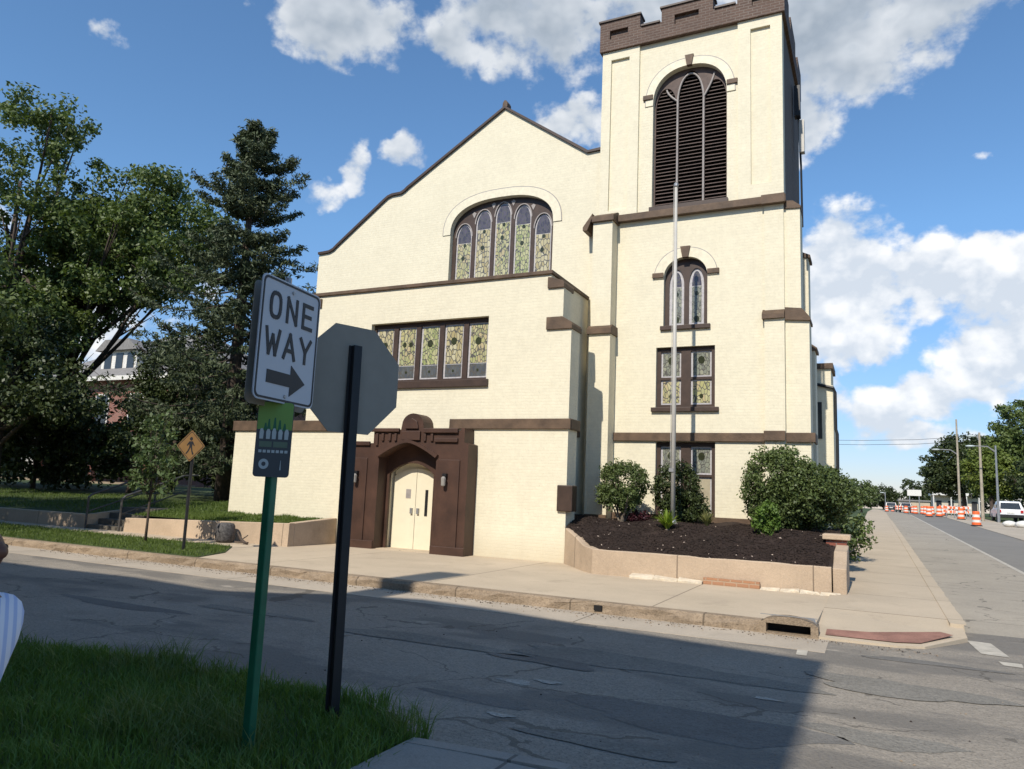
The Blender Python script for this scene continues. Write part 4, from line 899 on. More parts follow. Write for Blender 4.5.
tree('understory_shrub', 'tall dark thicket at the far left edge behind the lawn', (-33.5, 20.5, .95), 5, [(0,0,2.4,4.2,1.6,2.2),(-5,1,2.4,4,1.6,2.2)], 150, 110, (.5,.9), .24, M['leaf3'], trunk_r=.1, limbs=8, cat='shrub', group='dark shrubs in front of the house')
# spruce
def spruce(base, h, rmax):
    t = thing('spruce_tree', base, 'tall dark spruce with layered drooping boughs beside the church gable', 'tree'); bx, by, bz = base
    mb = MB(); mb.tube([(bx,by,bz-.1),(bx+.05,by,bz+h*.5),(bx-.05,by,bz+h)], [.30,.19,.03], 10)
    C = []; R = []; z = 1.6
    while z < h-.2:
        f = 1-(z/h); r0 = rmax*min(1, (f*1.22)**.62)*(1 if z > 3 else .8); nb = random.randint(4, 6) if f > .12 else 4; ph = random.random()*6.28
        for k in range(nb):
            a = ph+6.283*k/nb+random.uniform(-.35,.35); L = r0*random.choice((.5, .8, 1.0, 1.12, .68))
            zz = z+random.uniform(-.25,.25); pts_ = []
            for i in range(7):
                s_ = i/6; droop = -.32*L*math.sin(s_*2.3)*.55+.16*L*s_**3+(.25*L*s_ if f < .3 else 0)
                pts_.append(Vector((bx+math.cos(a)*L*s_, by+math.sin(a)*L*s_, bz+zz+droop)))
            mb.tube(pts_, [.05*f+.012]*2+[.03*f+.008]*3+[.008]*2, 5)
            for i in range(14):
                s_ = .18+.82*i/13; p = pts_[min(5, int(s_*6))].lerp(pts_[min(6, int(s_*6)+1)], s_*6-int(s_*6))
                sp_ = .30*L*(1-s_*.75)+.10
                for sgn in (-1, 0, 1):
                    if random.random() < .08: continue
                    q = p+Vector((-math.sin(a), math.cos(a), 0))*sgn*sp_*random.uniform(.4, 1)+Vector((0,0,random.uniform(-.16,.05)))
                    C.append(q); R.append((.2+.07*random.random(), .2, .13))
        z += .40+.30*f*random.uniform(.6, 1.3)
    for i in range(12): C.append(Vector((bx, by, bz+h-.1-i*.1))); R.append((.08+.012*i,)*3)
    mb.build('trunk', M['bark'], t, smooth=True)
    leaves_mesh('foliage', np.array([tuple(c) for c in C]), np.array(R), 16, .19, M['needle'], t, aspect=.30, shell=.7)
spruce((-22.1, 20.6, .8), 15.4, 5.0)
# young street tree
tree('young_tree', 'small young tree with pale leaves on the grass strip beside the yellow sign', (-15.15, 12.0, .165), 3.25, [(-.05,0,2.35,.42,.4,.55),(.0,0,1.75,.55,.5,.4),(.25,0,1.35,.55,.45,.3),(-.2,0,1.45,.5,.4,.28),(.05,0,2.8,.24,.22,.3)], 60, 26, (.12,.24), .11, M['leaf4'], trunk_r=.028, limbs=14)
# planting-bed shrubs
def shrub(name, label, c, lobes, ncl, per, cr, leaf, mat, stems=6, cat='shrub', group=None, clear=.4):
    t = thing(name, c, label, cat, group); L = [(c[0]+a, c[1]+b, c[2]+z, d_, e, f_) for a, b, z, d_, e, f_ in lobes]
    C, R = crown_clumps(L, ncl, *cr, bias=.3); C[:,2] = np.maximum(C[:,2], c[2]+.05)
    mb = MB()
    for k in range(stems):
        e = C[rng.integers(len(C))]; b = (c[0]+random.uniform(-.08,.08), c[1]+random.uniform(-.08,.08), c[2]-.05)
        m_ = (b[0]*.55+e[0]*.45, b[1]*.55+e[1]*.45, b[2]*.45+e[2]*.55-.05); mb.tube([b, m_, tuple(e)], [.026,.018,.006], 5)
    mb.build('stems', M['barkl'], t); leaves_mesh('foliage', C, R, per, leaf, mat, t, shell=.5)
    return t
BG = 'shrubs in the mulch bed'
shrub('shrub', 'round clipped shrub on bare stems nearest the church corner, left of the flagpole', (-5.30, 16.85, mz(-5.3,16.85)), [(0,0,.88,.60,.5,.52),(-.05,0,.55,.5,.4,.3)], 260, 44, (.08,.15), .058, M['leaf2'], 10, group=BG)
shrub('shrub', 'dark upright shrub directly behind the flagpole, covering the lower window', (-4.12, 17.3, mz(-4.1,17.3)), [(0,0,.72,.58,.42,.66),(.15,0,.35,.55,.4,.4)], 240, 44, (.09,.16), .066, M['leaf3'], 6, group=BG)
shrub('shrub', 'largest round green shrub in front of the tower corner', (-1.82, 16.9, mz(-1.8,16.9)), [(0,0,.95,.80,.7,.78),(-.05,0,.5,.66,.6,.5),(.5,-.05,.8,.6,.6,.65)], 520, 52, (.10,.19), .066, M['leaf2'], 8, group=BG)
shrub('shrub', 'wide green shrub at the right end of the bed, behind the brick pier', (-1.08, 17.4, mz(-1,17.4)), [(0,0,.70,.70,.6,.66),(.02,.45,.72,.55,.6,.42),(-.3,-.1,.5,.45,.45,.45)], 480, 52, (.10,.19), .066, M['leaf2'], 8, group=BG)
shrub('shrub', 'slim shrub standing behind the big pair, against the tower side', (-.95, 20.2, gz(20)+.2), [(0,0,1.1,.42,.42,1.1),(.35,1.2,.8,.45,.5,.8)], 110, 44, (.14,.24), .1, M['leaf2'], 5, group=BG)
shrub('small_shrub', 'small light green bush in front of the largest shrub', (-1.98, 15.95, mz(-2,15.95)), [(0,0,.30,.26,.22,.32)], 40, 36, (.07,.12), .07, M['brightl'], 4)
shrub('plum_plant', 'low plum red plant between the round shrub and the flagpole', (-4.92, 16.9, mz(-4.9,16.9)), [(0,0,.14,.26,.18,.15)], 22, 26, (.06,.1), .07, M['plum'], 3, cat='plant')
def blade_plant(name, label, c, n, L, w, mat, spread=.8, cat='plant'):
    t = thing(name, c, label, cat); mb = MB(); r5 = random.Random(n)
    for k in range(n):
        a = r5.uniform(0, 6.28); l = L*r5.uniform(.6, 1.1); s = spread*r5.uniform(.3, 1); ca, sa = math.cos(a), math.sin(a); P = []
        for i in range(6):
            u = i/5; rr = l*s*u; z = l*(u*(1.35-.9*s*u)); ww = w*(.5+u)*(1-u**3)+.002
            P += [(c[0]+ca*rr-sa*ww, c[1]+sa*rr+ca*ww, c[2]+z), (c[0]+ca*rr+sa*ww, c[1]+sa*rr-ca*ww, c[2]+z)]
        mb.add(P, [(2*i, 2*i+1, 2*i+3, 2*i+2) for i in range(5)])
    mb.build('leaves', mat, t); MB().lathe([(.05,-.03),(.04,.03)], c, 8).build('crown_base', M['barkl'], t)
blade_plant('strap_leaf_plant', 'bright yellow green plant with arching strap leaves at the foot of the flagpole', (-3.98, 15.85, mz(-4,15.85)), 110, .42, .016, M['lily'], .95)
blade_plant('grass_tuft', 'olive tuft of fine grass in the mulch below the lower tower window', (-3.3, 16.6, mz(-3.3,16.6)), 120, .34, .006, M['tuft'], .8)

# ------------------------------------------------------------------ left side: wall, steps, rails, house
RW = thing('retaining_wall', (-15.3, 13.9, 0), 'low tan concrete wall holding up the lawn left of the church', 'wall')
wall_run([(-18.35+.4*i, 13.82) for i in range(15)]+[(-12.55, 13.82)], [.52+.012*i for i in range(16)], .1, .2).build('wall_face', M['concwall'], RW)
MB().prism_x([(14.03,.1),(14.03,.70),(15.57,.80),(15.57,.1)], -12.75, -12.55).build('wall_return', M['concwall'], RW, bevel=.015)
RW2 = thing('retaining_wall', (-24, 13.9, 0), 'shaded concrete wall left of the steps under the trees', 'wall')
wall_run([(-34+.7*i, 13.82+.0*i) for i in range(20)]+[(-19.95, 13.82)], [.50+.002*i for i in range(21)], .1, .2).build('wall_face', M['concwall'], RW2)
MB().prism_x([(14.02,.1),(14.02,.54),(15.5,.72),(15.5,.1)], -20.15, -19.95).build('wall_return', M['concwall'], RW2)
ST = thing('steps', (-19.15, 14.4, 0), 'concrete steps with two pipe handrails leading up to the house', 'steps')
for i in range(4): MB().box(-19.93, -18.37, 13.85+.33*i, 15.6 if i < 3 else 16.6, .1+.16*i if i else .1, .16*(i+1)+.1).build('step', M['step'], ST)
for x in (-19.85, -18.45):
    h = thing('handrail', (x, 13.8, .15), 'dark pipe handrail on the %s side of the steps' % ('left' if x < -19 else 'right, nearer the lawn wall'), 'handrail', 'handrails of the steps')
    MB().tube([(x,13.75,.15),(x,13.75,1.02),(x,13.85,1.10),(x,15.7,1.72),(x,16.2,1.75)], .03, 8).build('rail', M['rail'], h); MB().tube([(x,15.9,.7),(x,15.9,1.72)], .03, 8).build('post', M['rail'], h)
    MB().tube([(x,13.78,.62),(x,15.9,1.3)], .02, 8).build('mid_rail', M['rail'], h)
mb = MB(); mb.lathe([(.19,0),(.22,.05),(.235,.22),(.22,.38),(.19,.44),(.1,.46)], (-14.25, 13.5, .165), 18)
bt = bpy.data.objects.new
BN = mb.build('mottled_bin', simple('mottled_grey', (.075,.07,.068), .8, var=.65, sc=22), None, smooth=True); props(BN, 'squat mottled dark grey tub standing against the low concrete wall', 'tub')
mb = MB(); mb.tube([(-13.9,13.55,.42),(-13.7,13.5,.25),(-13.45,13.45,.17)], [.02,.035,.02], 6); mb.tube([(-13.7,13.5,.25),(-13.6,13.6,.36)], .014, 5); mb.tube([(-13.9,13.5,.19),(-13.4,13.42,.2)], .022, 6)
props(mb.build('fallen_branch', M['bark'], None), 'short dark broken branch lying beside the mottled tub', 'branch')
def house():
    h = thing('house', (-40, 30, .9), 'red brick house with a grey hipped roof half hidden behind the left trees', 'house')
    x0, x1, y0, y1, ze = -46, -33.2, 28, 38, 7.2
    MB().box(x0, x1, y0, y1, .5, ze).build('wall', M['redbrick'], h)
    e = .6; rf = MB().add([(x0-e,y0-e,ze),(x1+e,y0-e,ze),(x1+e,y1+e,ze),(x0-e,y1+e,ze),(x0+4,33,ze+3.6),(x1-4.6,33,ze+3.6)], [(0,1,5,4),(1,2,5),(2,3,4,5),(3,0,4),(3,2,1,0)]).build('roof', M['roof'], h)
    MB().box(x0-e-.02, x1+e+.02, y0-e-.03, y0-e+.12, ze-.2, ze+.04).build('fascia', M['white'], h)
    dm = MB().box(-41.5, -38.4, 28.5, 31, ze+.35, ze+1.75).build('dormer', M['white'], rf)
    MB().prism([(-41.8,ze+1.75),(-38.1,ze+1.75),(-38.9,ze+2.4),(-41.0,ze+2.4)], 28.2, 31.5).build('dormer_roof', M['roof'], rf)
    for x in (-41.2, -40.2, -39.2): MB().box(x, x+.6, 28.46, 28.5, ze+.6, ze+1.6).build('dormer_window', M['pane'], rf)
    for x, z in ((-44.5,4.4), (-40.8,4.4), (-37.9,4.4), (-44,1.6), (-40,1.6)):
        f = MB().box(x, x+1.2, 27.93, 28, z, z+1.9).build('window', M['white'], h); MB().box(x+.1, x+1.1, 27.91, 27.94, z+.1, z+.9).build('pane', M['pane'], f); MB().box(x+.1, x+1.1, 27.91, 27.94, z+1.0, z+1.8).build('pane', M['pane'], f)
    MB().prism_x([(25.0,3.3),(28,4.1),(28,3.9),(25.0,3.1)], x0, -31.8).build('porch_roof', M['roof'], h)
    MB().box(x0, -32, 25.1, 25.25, 2.85, 3.08).build('porch_beam', M['white'], h)
    for x in (-45.6, -41, -36.5, -32.3): MB().box(x-.16, x+.16, 25.1, 25.42, .9, 2.85).build('porch_column', M['redbrick'], h)
    MB().box(x0, -32, 25, 28, .5, 1.3).build('porch_floor', M['curb'], h)
    MB().box(-36.3, -35.3, 27.94, 28, 1.3, 3.4).build('door', M['trimd'], h)
    h.scale = (1.32,)*3; h.location = (-52.8, 39.6, .66)
house()

# ------------------------------------------------------------------ street signs
def frame_xz(origin, wdir):      # local x -> wdir (horizontal), local y -> into the back, local z -> up
    w = Vector((wdir[0], wdir[1], 0)).normalized(); up = Vector((0,0,1)); back = up.cross(w)
    m = Matrix.Identity(4)
    for i in range(3): m[i][0] = w[i]; m[i][1] = back[i]; m[i][2] = up[i]; m[i][3] = origin[i]
    return m
def rrect(x0, x1, z0, z1, r, n=5):
    P = []
    for cx_, cz_, a0 in ((x1-r,z0+r,-90), (x1-r,z1-r,0), (x0+r,z1-r,90), (x0+r,z0+r,180)):
        for i in range(n+1): a = R_(a0+90*i/n); P.append((cx_+r*math.cos(a), cz_+r*math.sin(a)))
    return P
def ring(mb, a, b, y0, y1, mi=0):
    n = len(a)
    for i in range(n): mb.prism([a[i], a[(i+1) % n], b[(i+1) % n], b[i]], y0, y1, mi)
    return mb
# --- ONE WAY sign on a green post
OW = thing('one_way_sign', (-3.34, 3.49, .06), 'white ONE WAY sign with a black arrow on a green post in the foreground grass', 'street sign')
lean = Vector((-.05, .0, 0))
def post_at(z): return Vector((-3.34, 3.49, .06))+Vector((-.030, .03, 1))*(z-.06)
mb = MB(); P0, P1 = post_at(-.1), post_at(2.30)
for yy in (0,):
    mb.tube([P0, P1], .040, 4)
mb.xf(Matrix.Identity(4)); mb.build('post', M['green'], OW, bevel=.008)
mb = MB().tube([post_at(1.9), post_at(2.98)], .022, 8); mb.build('post_extension', M['steel'], OW)
wd_ = (-.13, .99); c0 = post_at(2.525)-Vector((wd_[0],wd_[1],0))*.05
def sign_panel(c, name, w, h, mir=False):
    Mx = frame_xz(c, wd_)
    face = rrect(-w/2, w/2, -h/2, h/2, .045)
    p = MB().prism(face, -.004, .004).xf(Mx).build(name, [M['signwhite']], OW)
    return p, Mx
nrm = Vector((wd_[1], -wd_[0], 0)).normalized()      # faces the camera side
pn, Mx = sign_panel(tuple(c0+nrm*.078), 'sign_panel', .62, .77)
bd = MB(); ring(bd, rrect(-.300,.300,-.375,.375,.04), rrect(-.287,.287,-.362,.362,.033), -.007, -.0045); bd.xf(Mx).build('border', M['signblack'], pn)
def stroke(mb, pts, t=.0125):
    for a, b in zip(pts[:-1], pts[1:]):
        a, b = Vector(a), Vector(b); dd = (b-a).normalized()*t; nn = Vector((-dd.y, dd.x)); e = dd*.95
        mb.prism([tuple(a-e-nn), tuple(b+e-nn), tuple(b+e+nn), tuple(a-e+nn)], -.0072-random.random()*.0016, -.0045)
lt = MB()
def letter(ch, x, z, w, h):
    q = lambda *p: [(x+a*w, z+b*h) for a, b in p]
    if ch == 'O':
        stroke(lt, [(x+w/2+w/2*math.copysign(abs(math.cos(a))**.7, math.cos(a)), z+h/2+h/2*math.copysign(abs(math.sin(a))**.8, math.sin(a))) for a in [i*math.pi/14 for i in range(29)]])
    if ch == 'N': stroke(lt, q((0,0),(0,1))); stroke(lt, q((0,1),(1,0))); stroke(lt, q((1,0),(1,1)))
    if ch == 'E': stroke(lt, q((1,0),(0,0),(0,1),(1,1))); stroke(lt, q((0,.52),(.85,.52)))
    if ch == 'W': stroke(lt, q((0,1),(.25,0),(.5,.75),(.75,0),(1,1)))
    if ch == 'A': stroke(lt, q((0,0),(.5,1),(1,0))); stroke(lt, q((.2,.32),(.8,.32)))
    if ch == 'Y': stroke(lt, q((0,1),(.5,.45),(1,1))); stroke(lt, q((.5,.45),(.5,0)))
for ch, x in zip('ONE', (-.215, -.045, .125)): letter(ch, x, .135, .095, .15)
for ch, x in zip('WAY', (-.235, -.05, .12)): letter(ch, x, -.095, .11 if ch != 'W' else .13, .15)
lt.xf(Mx).build('lettering', M['signblack'], pn)
ar = MB().prism([(-.20,-.275),(.04,-.275),(.04,-.335),(.20,-.235),(.04,-.135),(.04,-.195),(-.20,-.195)], -.0075, -.0045); ar.xf(Mx).build('arrow', M['signblack'], pn)
bl = MB()
for z in (.33, -.34): bl.lathe([(.008,0),(.008,.004)], (0,0,0), 8)
b_ = MB().prism([(.012*math.cos(i), .33+.012*math.sin(i)) for i in [k*math.pi/4 for k in range(8)]], -.011, -.004).prism([(.012*math.cos(i), -.34+.012*math.sin(i)) for i in [k*math.pi/4 for k in range(8)]], -.011, -.004)
b_.xf(Mx).build('bolts', M['steel'], pn, split=True)
bk = MB().prism(rrect(-.31, .31, -.385, .385, .045), -.003, .003).xf(frame_xz(tuple(c0-nrm*.025+Vector((wd_[0],wd_[1],0))*.065+Vector((0,0,-.02))), (-.13,.99))); bk.build('back_panel', M['signback'], OW)
cl_ = MB()
for z in (2.35, 2.78):
    c = post_at(z); cl_.tube([c+nrm*.07, c-nrm*.03], .018, 6)
cl_.build('bracket', M['steel'], OW)
# small notice plate underneath
wn_ = (.80, .60); cn = post_at(1.915); nn_ = Vector((wn_[1], -wn_[0], 0)).normalized(); Mn = frame_xz(tuple(cn+nn_*.048), wn_)
face = rrect(-.108, .108, -.235, .235, .022)
npl = MB().prism(face, -.003, .003).xf(Mn).build('notice_plate', M['bluegrey'], OW)
MB().prism([(-.105,.06),(.105,.06)]+rrect(-.105,.105,-.23,.232,.02)[6:18], -.005, -.0031).xf(Mn).build('green_band', M['lime'], npl)
mb = MB()
for x, h_ in ((-.075,.075), (-.035,.06), (.0,.085), (.038,.06), (.075,.07)):
    mb.prism([(x-.011,.0), (x+.011,.0), (x+.013,.045), (x+.006,.05+h_*.2), (x-.006,.05+h_*.2), (x-.013,.045)], -.007, -.0052)
mb.xf(Mn).build('figures', M['palep'], npl)
mb = MB()
for x, z in ((-.035,.125), (.0,.135), (-.055,.10), (.03,.12), (.06,.10)): mb.prism([(x-.012,.055), (x+.012,.055), (x+.004,z), (x-.004,z)], -.0065, -.0051)
mb.xf(Mn).build('skyline', M['green'], npl)
mb = MB()
for k in range(7): mb.prism(rect(-.085+k*.026, -.085+k*.026+.018, -.085, -.068), -.0055, -.0031)
mb.xf(Mn).build('illegible_line', M['palep'], npl)
mb = MB(); mb.prism(rect(-.085,-.01,-.05,-.015), -.0055, -.0031); mb.prism(rect(.0,.085,-.05,-.015), -.0055, -.0031); mb.xf(Mn).build('illegible_line', M['midp'], npl)
mb = MB(); ring(mb, [(-.048+.03*math.cos(a), -.155+.032*math.sin(a)) for a in [i*math.pi/8 for i in range(16)]], [(-.048+.013*math.cos(a), -.155+.014*math.sin(a)) for a in [i*math.pi/8 for i in range(16)]], -.0055, -.0031); mb.prism([(.05,-.19),(.056,-.19),(.054,-.13),(.052,-.13)], -.0055, -.0031)
mb.xf(Mn).build('round_emblem', M['palep'], npl)
# --- stop sign seen from behind
SS = thing('stop_sign', (-3.34, 4.28, .06), 'octagonal stop sign seen from its grey back on a dark post', 'stop sign')
def spost(z): return Vector((-3.36, 4.28, .06))+Vector((-.035, .03, 1))*(z-.06)
sc_ = spost(2.43); wS = (.376, .918); nS = Vector((wS[1], -wS[0], 0)).normalized()
Rr = .40/math.cos(math.pi/8); octo = [(Rr*math.cos(math.pi/8+i*math.pi/4), Rr*math.sin(math.pi/8+i*math.pi/4)) for i in range(8)]
MS = frame_xz(tuple(sc_-nS*.035), wS)
sp_ = MB().prism(octo, -.003, .002).xf(MS).build('sign_back', M['signback'], SS)
MB().prism(octo, .0022, .004).xf(MS).build('red_face', M['stopred'], SS)
mb = MB(); Mp = frame_xz(tuple(spost(.06)), wS); dpz = 2.62
mb.box(-.032, .032, -.032, -.022, -.1, dpz); mb.box(-.032, -.024, -.022, .02, -.1, dpz); mb.box(.024, .032, -.022, .02, -.1, dpz); mb.box(-.05,-.032,.012,.02,-.1,dpz); mb.box(.032,.05,.012,.02,-.1,dpz)
sh = Matrix.Identity(4); sh[0][2] = -.035; sh[1][2] = .03
mb.xf(Matrix.Translation(spost(.06)) @ sh @ Matrix.Translation(-spost(.06)) @ Mp).build('post', M['black'], SS)
mb = MB()
for z in (-.25, .22): mb.box(-.012, .012, -.055, -.005, z-.012, z+.012)
mb.xf(MS).build('bolts', M['steel'], SS, split=True)
# --- pedestrian crossing sign
PS = thing('pedestrian_sign', (-13.0, 11.25, .16), 'yellow diamond walking pedestrian sign on a dark post by the grass strip', 'street sign')
MB().tube([(-13.02,11.25,.1),(-13.06,11.27,2.6)], .032, 8).build('post', M['black'], PS)
dm = rrect(-.24, .24, -.24, .24, .03); dm = [((x-z)*.7071, (x+z)*.7071) for x, z in dm]; Mq = frame_xz((-13.07, 11.21, 2.34), (.97, .24))
pd = MB().prism(dm, -.003, .003).xf(Mq).build('sign_panel', M['amber'], PS)
bd = MB(); ring(bd, [(x*.93, z*.93) for x, z in dm], [(x*.88, z*.88) for x, z in dm], -.006, -.0032); bd.xf(Mq).build('border', M['signblack'], pd)
wk_ = MB(); wk_.prism([(.0+.04*math.cos(a), .17+.045*math.sin(a)) for a in [i*math.pi/5 for i in range(10)]], -.006, -.0032)
for P in ([(-.045,.11),(.05,.11),(.04,-.03),(-.035,-.03)], [(-.035,-.028),(.005,-.028),(-.05,-.14),(-.10,-.20),(-.125,-.185),(-.075,-.12)], [(.004,-.029),(.04,-.029),(.06,-.12),(.10,-.2),(.06,-.215),(.03,-.13)], [(-.05,.105),(-.03,.06),(-.09,.0),(-.11,.015)], [(.05,.105),(.04,.06),(.085,-.005),(.105,.01)]):
    wk_.prism(P, -.006, -.0032)
wk_.v = [(x*.88, y, z*.88) for x, y, z in wk_.v]; wk_.xf(Mq).build('walking_figure', M['signblack'], pd)

# ------------------------------------------------------------------ storm drain
SD = thing('storm_drain', (-1.03, 10.3, 0), 'curb inlet storm drain with an arched grey metal hood', 'storm drain')
mb = MB(); out_ = [(-1.37,.0),(-1.37,.12)]+[(-1.37+.70*t, .14+.10*max(0,math.sin(math.pi*t))**.6) for t in [i/10 for i in range(11)]]+[(-.67,.12),(-.67,.0)]
mb.holed(out_, [rect(-1.29,-.76,.03,.145)], 10.27, 10.47); mb.build('hood', M['curb'], SD)
MB().box(-1.36, -.68, 10.47, 10.55, -.05, .15).build('dark_throat', M['void'], SD)
MB().prism_z([(-1.36,10.27),(-.68,10.27),(-.68,10.3),(-1.36,10.3)], .245, .25).build('hood_lip', M['steel'], SD)
MB().prism_z([(-1.34,10.48),(-.70,10.48),(-.76,10.95),(-1.28,10.95)], .12, .165).build('access_lid', M['steel'], SD, bevel=.01)
props(MB().box(-3.62, -3.50, 10.286, 10.32, .05, .12).build('drain_outlet', M['void']), 'small dark drain hole in the face of the curb', 'drain hole')

# ------------------------------------------------------------------ person at the left edge
def skin_mesh(name, verts, edges, radii, mat, parent=None, sub=2, root=0):
    me = bpy.data.meshes.new('sk'); me.from_pydata(verts, edges, []); ob = bpy.data.objects.new('sk', me); COL.objects.link(ob)
    ob.modifiers.new('s', 'SKIN'); sv = me.skin_vertices[0].data
    for i, r in enumerate(radii): sv[i].radius = r if isinstance(r, tuple) else (r, r); sv[i].use_root = (i == root)
    m = ob.modifiers.new('u', 'SUBSURF'); m.levels = sub; m.render_levels = sub
    dg = bpy.context.evaluated_depsgraph_get(); dg.update(); me2 = bpy.data.meshes.new_from_object(ob.evaluated_get(dg)); me2.name = name
    bpy.data.objects.remove(ob); me2.materials.clear(); return link_mesh(name, me2, mat, parent, smooth=True)
def person(loc, heading, h):
    k = h/1.70; root = thing('person', loc, 'person at the left frame edge in a blue and white striped shirt, facing right', 'person')
    f = Vector((math.cos(heading), math.sin(heading), 0)); s = Vector((-f.y, f.x, 0)); up = Vector((0,0,1)); o = Vector(loc)
    P = lambda a, b, c: tuple(o+(f*a+s*b+up*c)*k)
    V = [P(-.10,0,.92), P(-.06,0,1.05), P(-.01,0,1.22), P(-.01,0,1.38), P(.0,0,1.46), P(.02,0,1.53), P(.03,0,1.60), P(.01,0,1.66)]
    E = [(i, i+1) for i in range(7)]; Rr_ = [(.13,.15), (.115,.135), (.13,.15), (.09,.12), .055, (.075,.07), (.09,.075), (.065,.06)]
    V.append(P(.135,0,1.575)); E.append((6, 8)); Rr_.append(.016)          # nose
    for sg in (1, -1):
        b = len(V); V += [P(-.11,sg*.10,.88), P(-.09,sg*.11,.50), P(-.13,sg*.11,.10), P(.02,sg*.12,.035)]; E += [(0,b),(b,b+1),(b+1,b+2),(b+2,b+3)]; Rr_ += [.10,.065,.045,.04]
        b = len(V); V += [P(-.01,sg*.19,1.37), P(-.06,sg*.24,1.10), P(-.06,sg*.25,.86), P(-.05,sg*.25,.78)]; E += [(3,b),(b,b+1),(b+1,b+2),(b+2,b+3)]; Rr_ += [.06,.045,.033,(.022,.036)]
        for j in range(4):
            c = len(V); V += [P(-.075+.018*j, sg*.255, .715), P(-.07+.016*j, sg*.25, .675-.006*(j in (1,2)))]; E += [(b+3, c), (c, c+1)]; Rr_ += [.0095, .008]
        c = len(V); V += [P(-.01, sg*.25, .755), P(.0, sg*.245, .725)]; E += [(b+3, c), (c, c+1)]; Rr_ += [.011, .009]
        V.append(P(.0, sg*.082, 1.58)); E.append((6, len(V)-1)); Rr_.append((.012, .022))
    body = skin_mesh('body', V, E, [tuple(q*k for q in r) if isinstance(r, tuple) else r*k for r in Rr_], M['skin'], root)
    SV = [P(-.10,0,.86), P(-.06,0,1.05), P(.005,0,1.22), P(-.01,0,1.37), P(.0,0,1.43)]; SE = [(0,1),(1,2),(2,3),(3,4)]; SR = [(.175,.18),(.16,.17),(.145,.17),(.11,.145),.07]
    for sg in (1, -1): b = len(SV); SV += [P(-.01,sg*.20,1.36), P(-.06,sg*.245,1.12)]; SE += [(3,b),(b,b+1)]; SR += [.085,.075]
    skin_mesh('shirt', SV, SE, [tuple(q*k for q in r) if isinstance(r, tuple) else r*k for r in SR], M['stripe'], root)
    TV = [P(-.10,0,.93)]; TE = []; TR = [(.15,.17)]
    for sg in (1, -1): b = len(TV); TV += [P(-.11,sg*.10,.86), P(-.09,sg*.11,.50), P(-.13,sg*.11,.09)]; TE += [(0,b),(b,b+1),(b+1,b+2)]; TR += [.115,.085,.07]
    skin_mesh('trousers', TV, TE, [tuple(q*k for q in r) if isinstance(r, tuple) else r*k for r in TR], M['denim'], root)
    HB = MB(); HB.ball(P(-.025,0,1.655), (.105*k,.088*k,.075*k), 14, 8); HB.build('hair', M['hair'], root, smooth=True)
    HB = MB(); HB.ball(P(.045,0,1.505), (.07*k,.06*k,.05*k), 12, 8); HB.build('beard', M['hair'], root, smooth=True)
    for sg in (1, -1):
        MB().ball(P(.102,sg*.032,1.595), .011*k, 8, 6).build('eye', M['hair'], root, smooth=True)
        MB().ball(P(-.05,sg*.12,.04), (.14*k,.055*k,.045*k), 10, 6).build('shoe', M['shoe'], root, smooth=True)
person((-2.185, 1.184, .118), math.atan2(.4355, .899), 1.415)

# ------------------------------------------------------------------ far end of the main street
def barrel_proto(x, y, label):
    z = gz(y)+.035; t = thing('traffic_barrel', (x, y, z), label, 'traffic barrel', 'orange barrels of the work zone')
    MB().lathe([(.29,.05),(.285,.25),(.27,.255),(.265,.42),(.26,.425),(.25,.60),(.245,.605),(.235,.78),(.23,.785),(.215,.96),(.20,1.0)], (x, y, z), 16, [0,1,1,0,0,1,1,0,0,0,0]).build('drum', [M['orange'], M['white']], t)
    MB().lathe([(.36,0),(.36,.04),(.28,.08)], (x, y, z), 16).build('rubber_base', M['rubber'], t)
    return t
def copy_tree(o, loc, label):
    c = o.copy(); COL.objects.link(c); c.location = loc; c['label'] = label
    for ch in o.children:
        q = ch.copy(); COL.objects.link(q); q.parent = c; q.matrix_parent_inverse = ch.matrix_parent_inverse.copy()
        for g in ch.children:
            w = g.copy(); COL.objects.link(w); w.parent = q; w.matrix_parent_inverse = g.matrix_parent_inverse.copy()
    return c
B0 = barrel_proto(6.58, 42.0, 'orange and white barrel cut by the right frame edge, nearest of all')
far_lab = 'small orange and white barrel in the distant cluster where the street narrows'
for x, y, l in ((6.30, 61.0, 'orange and white barrel standing alone in front of the wooden pole'), (4.75, 84, 'leftmost large barrel at the head of the barricade row'), (5.75, 86, 'second barrel at the head of the barricade row'), (6.9, 78, 'orange barrel just left of the lone barrel, before the barricades'),
                (5.2, 98, far_lab), (4.6, 108, far_lab), (3.9, 118, far_lab), (5.6, 112, far_lab), (6.2, 104, far_lab), (4.2, 130, far_lab), (1.9, 150, far_lab), (3.0, 160, far_lab), (5.0, 125, far_lab), (6.8, 95, far_lab)):
    copy_tree(B0, (x, y, gz(y)+.035), l)
def barricade(x, y, label, rz=0):
    z = gz(y)+.035; t = thing('barricade', (x, y, z), label, 'barricade', 'striped barricades of the work zone')
    for dx in (-.5, .5): MB().tube([(x+dx, y-.25, z), (x+dx, y, z+1.15), (x+dx, y+.25, z)], .025, 5).build('leg', M['steel'], t)
    for zz in (.45, .85):
        mb = MB()
        for i in range(6): mb.box(x-.6+.2*i, x-.6+.2*(i+1), y-.08, y-.05, z+zz, z+zz+.22, i % 2)
        mb.build('striped_board', [M['orange'], M['white']], t)
    return t
bq = barricade(6.7, 84, 'striped barricade nearest the wooden pole in the row')
for i, (x, y) in enumerate(((7.3, 83), (7.9, 86), (6.6, 90), (7.4, 94), (8.2, 90))): copy_tree(bq, (x, y, gz(y)+.035), 'orange striped barricade in the distant row on the right of the street')
copy_tree(bq, (3.6, 140, gz(140)+.035), 'orange striped barricade far down the street near the parked cars')
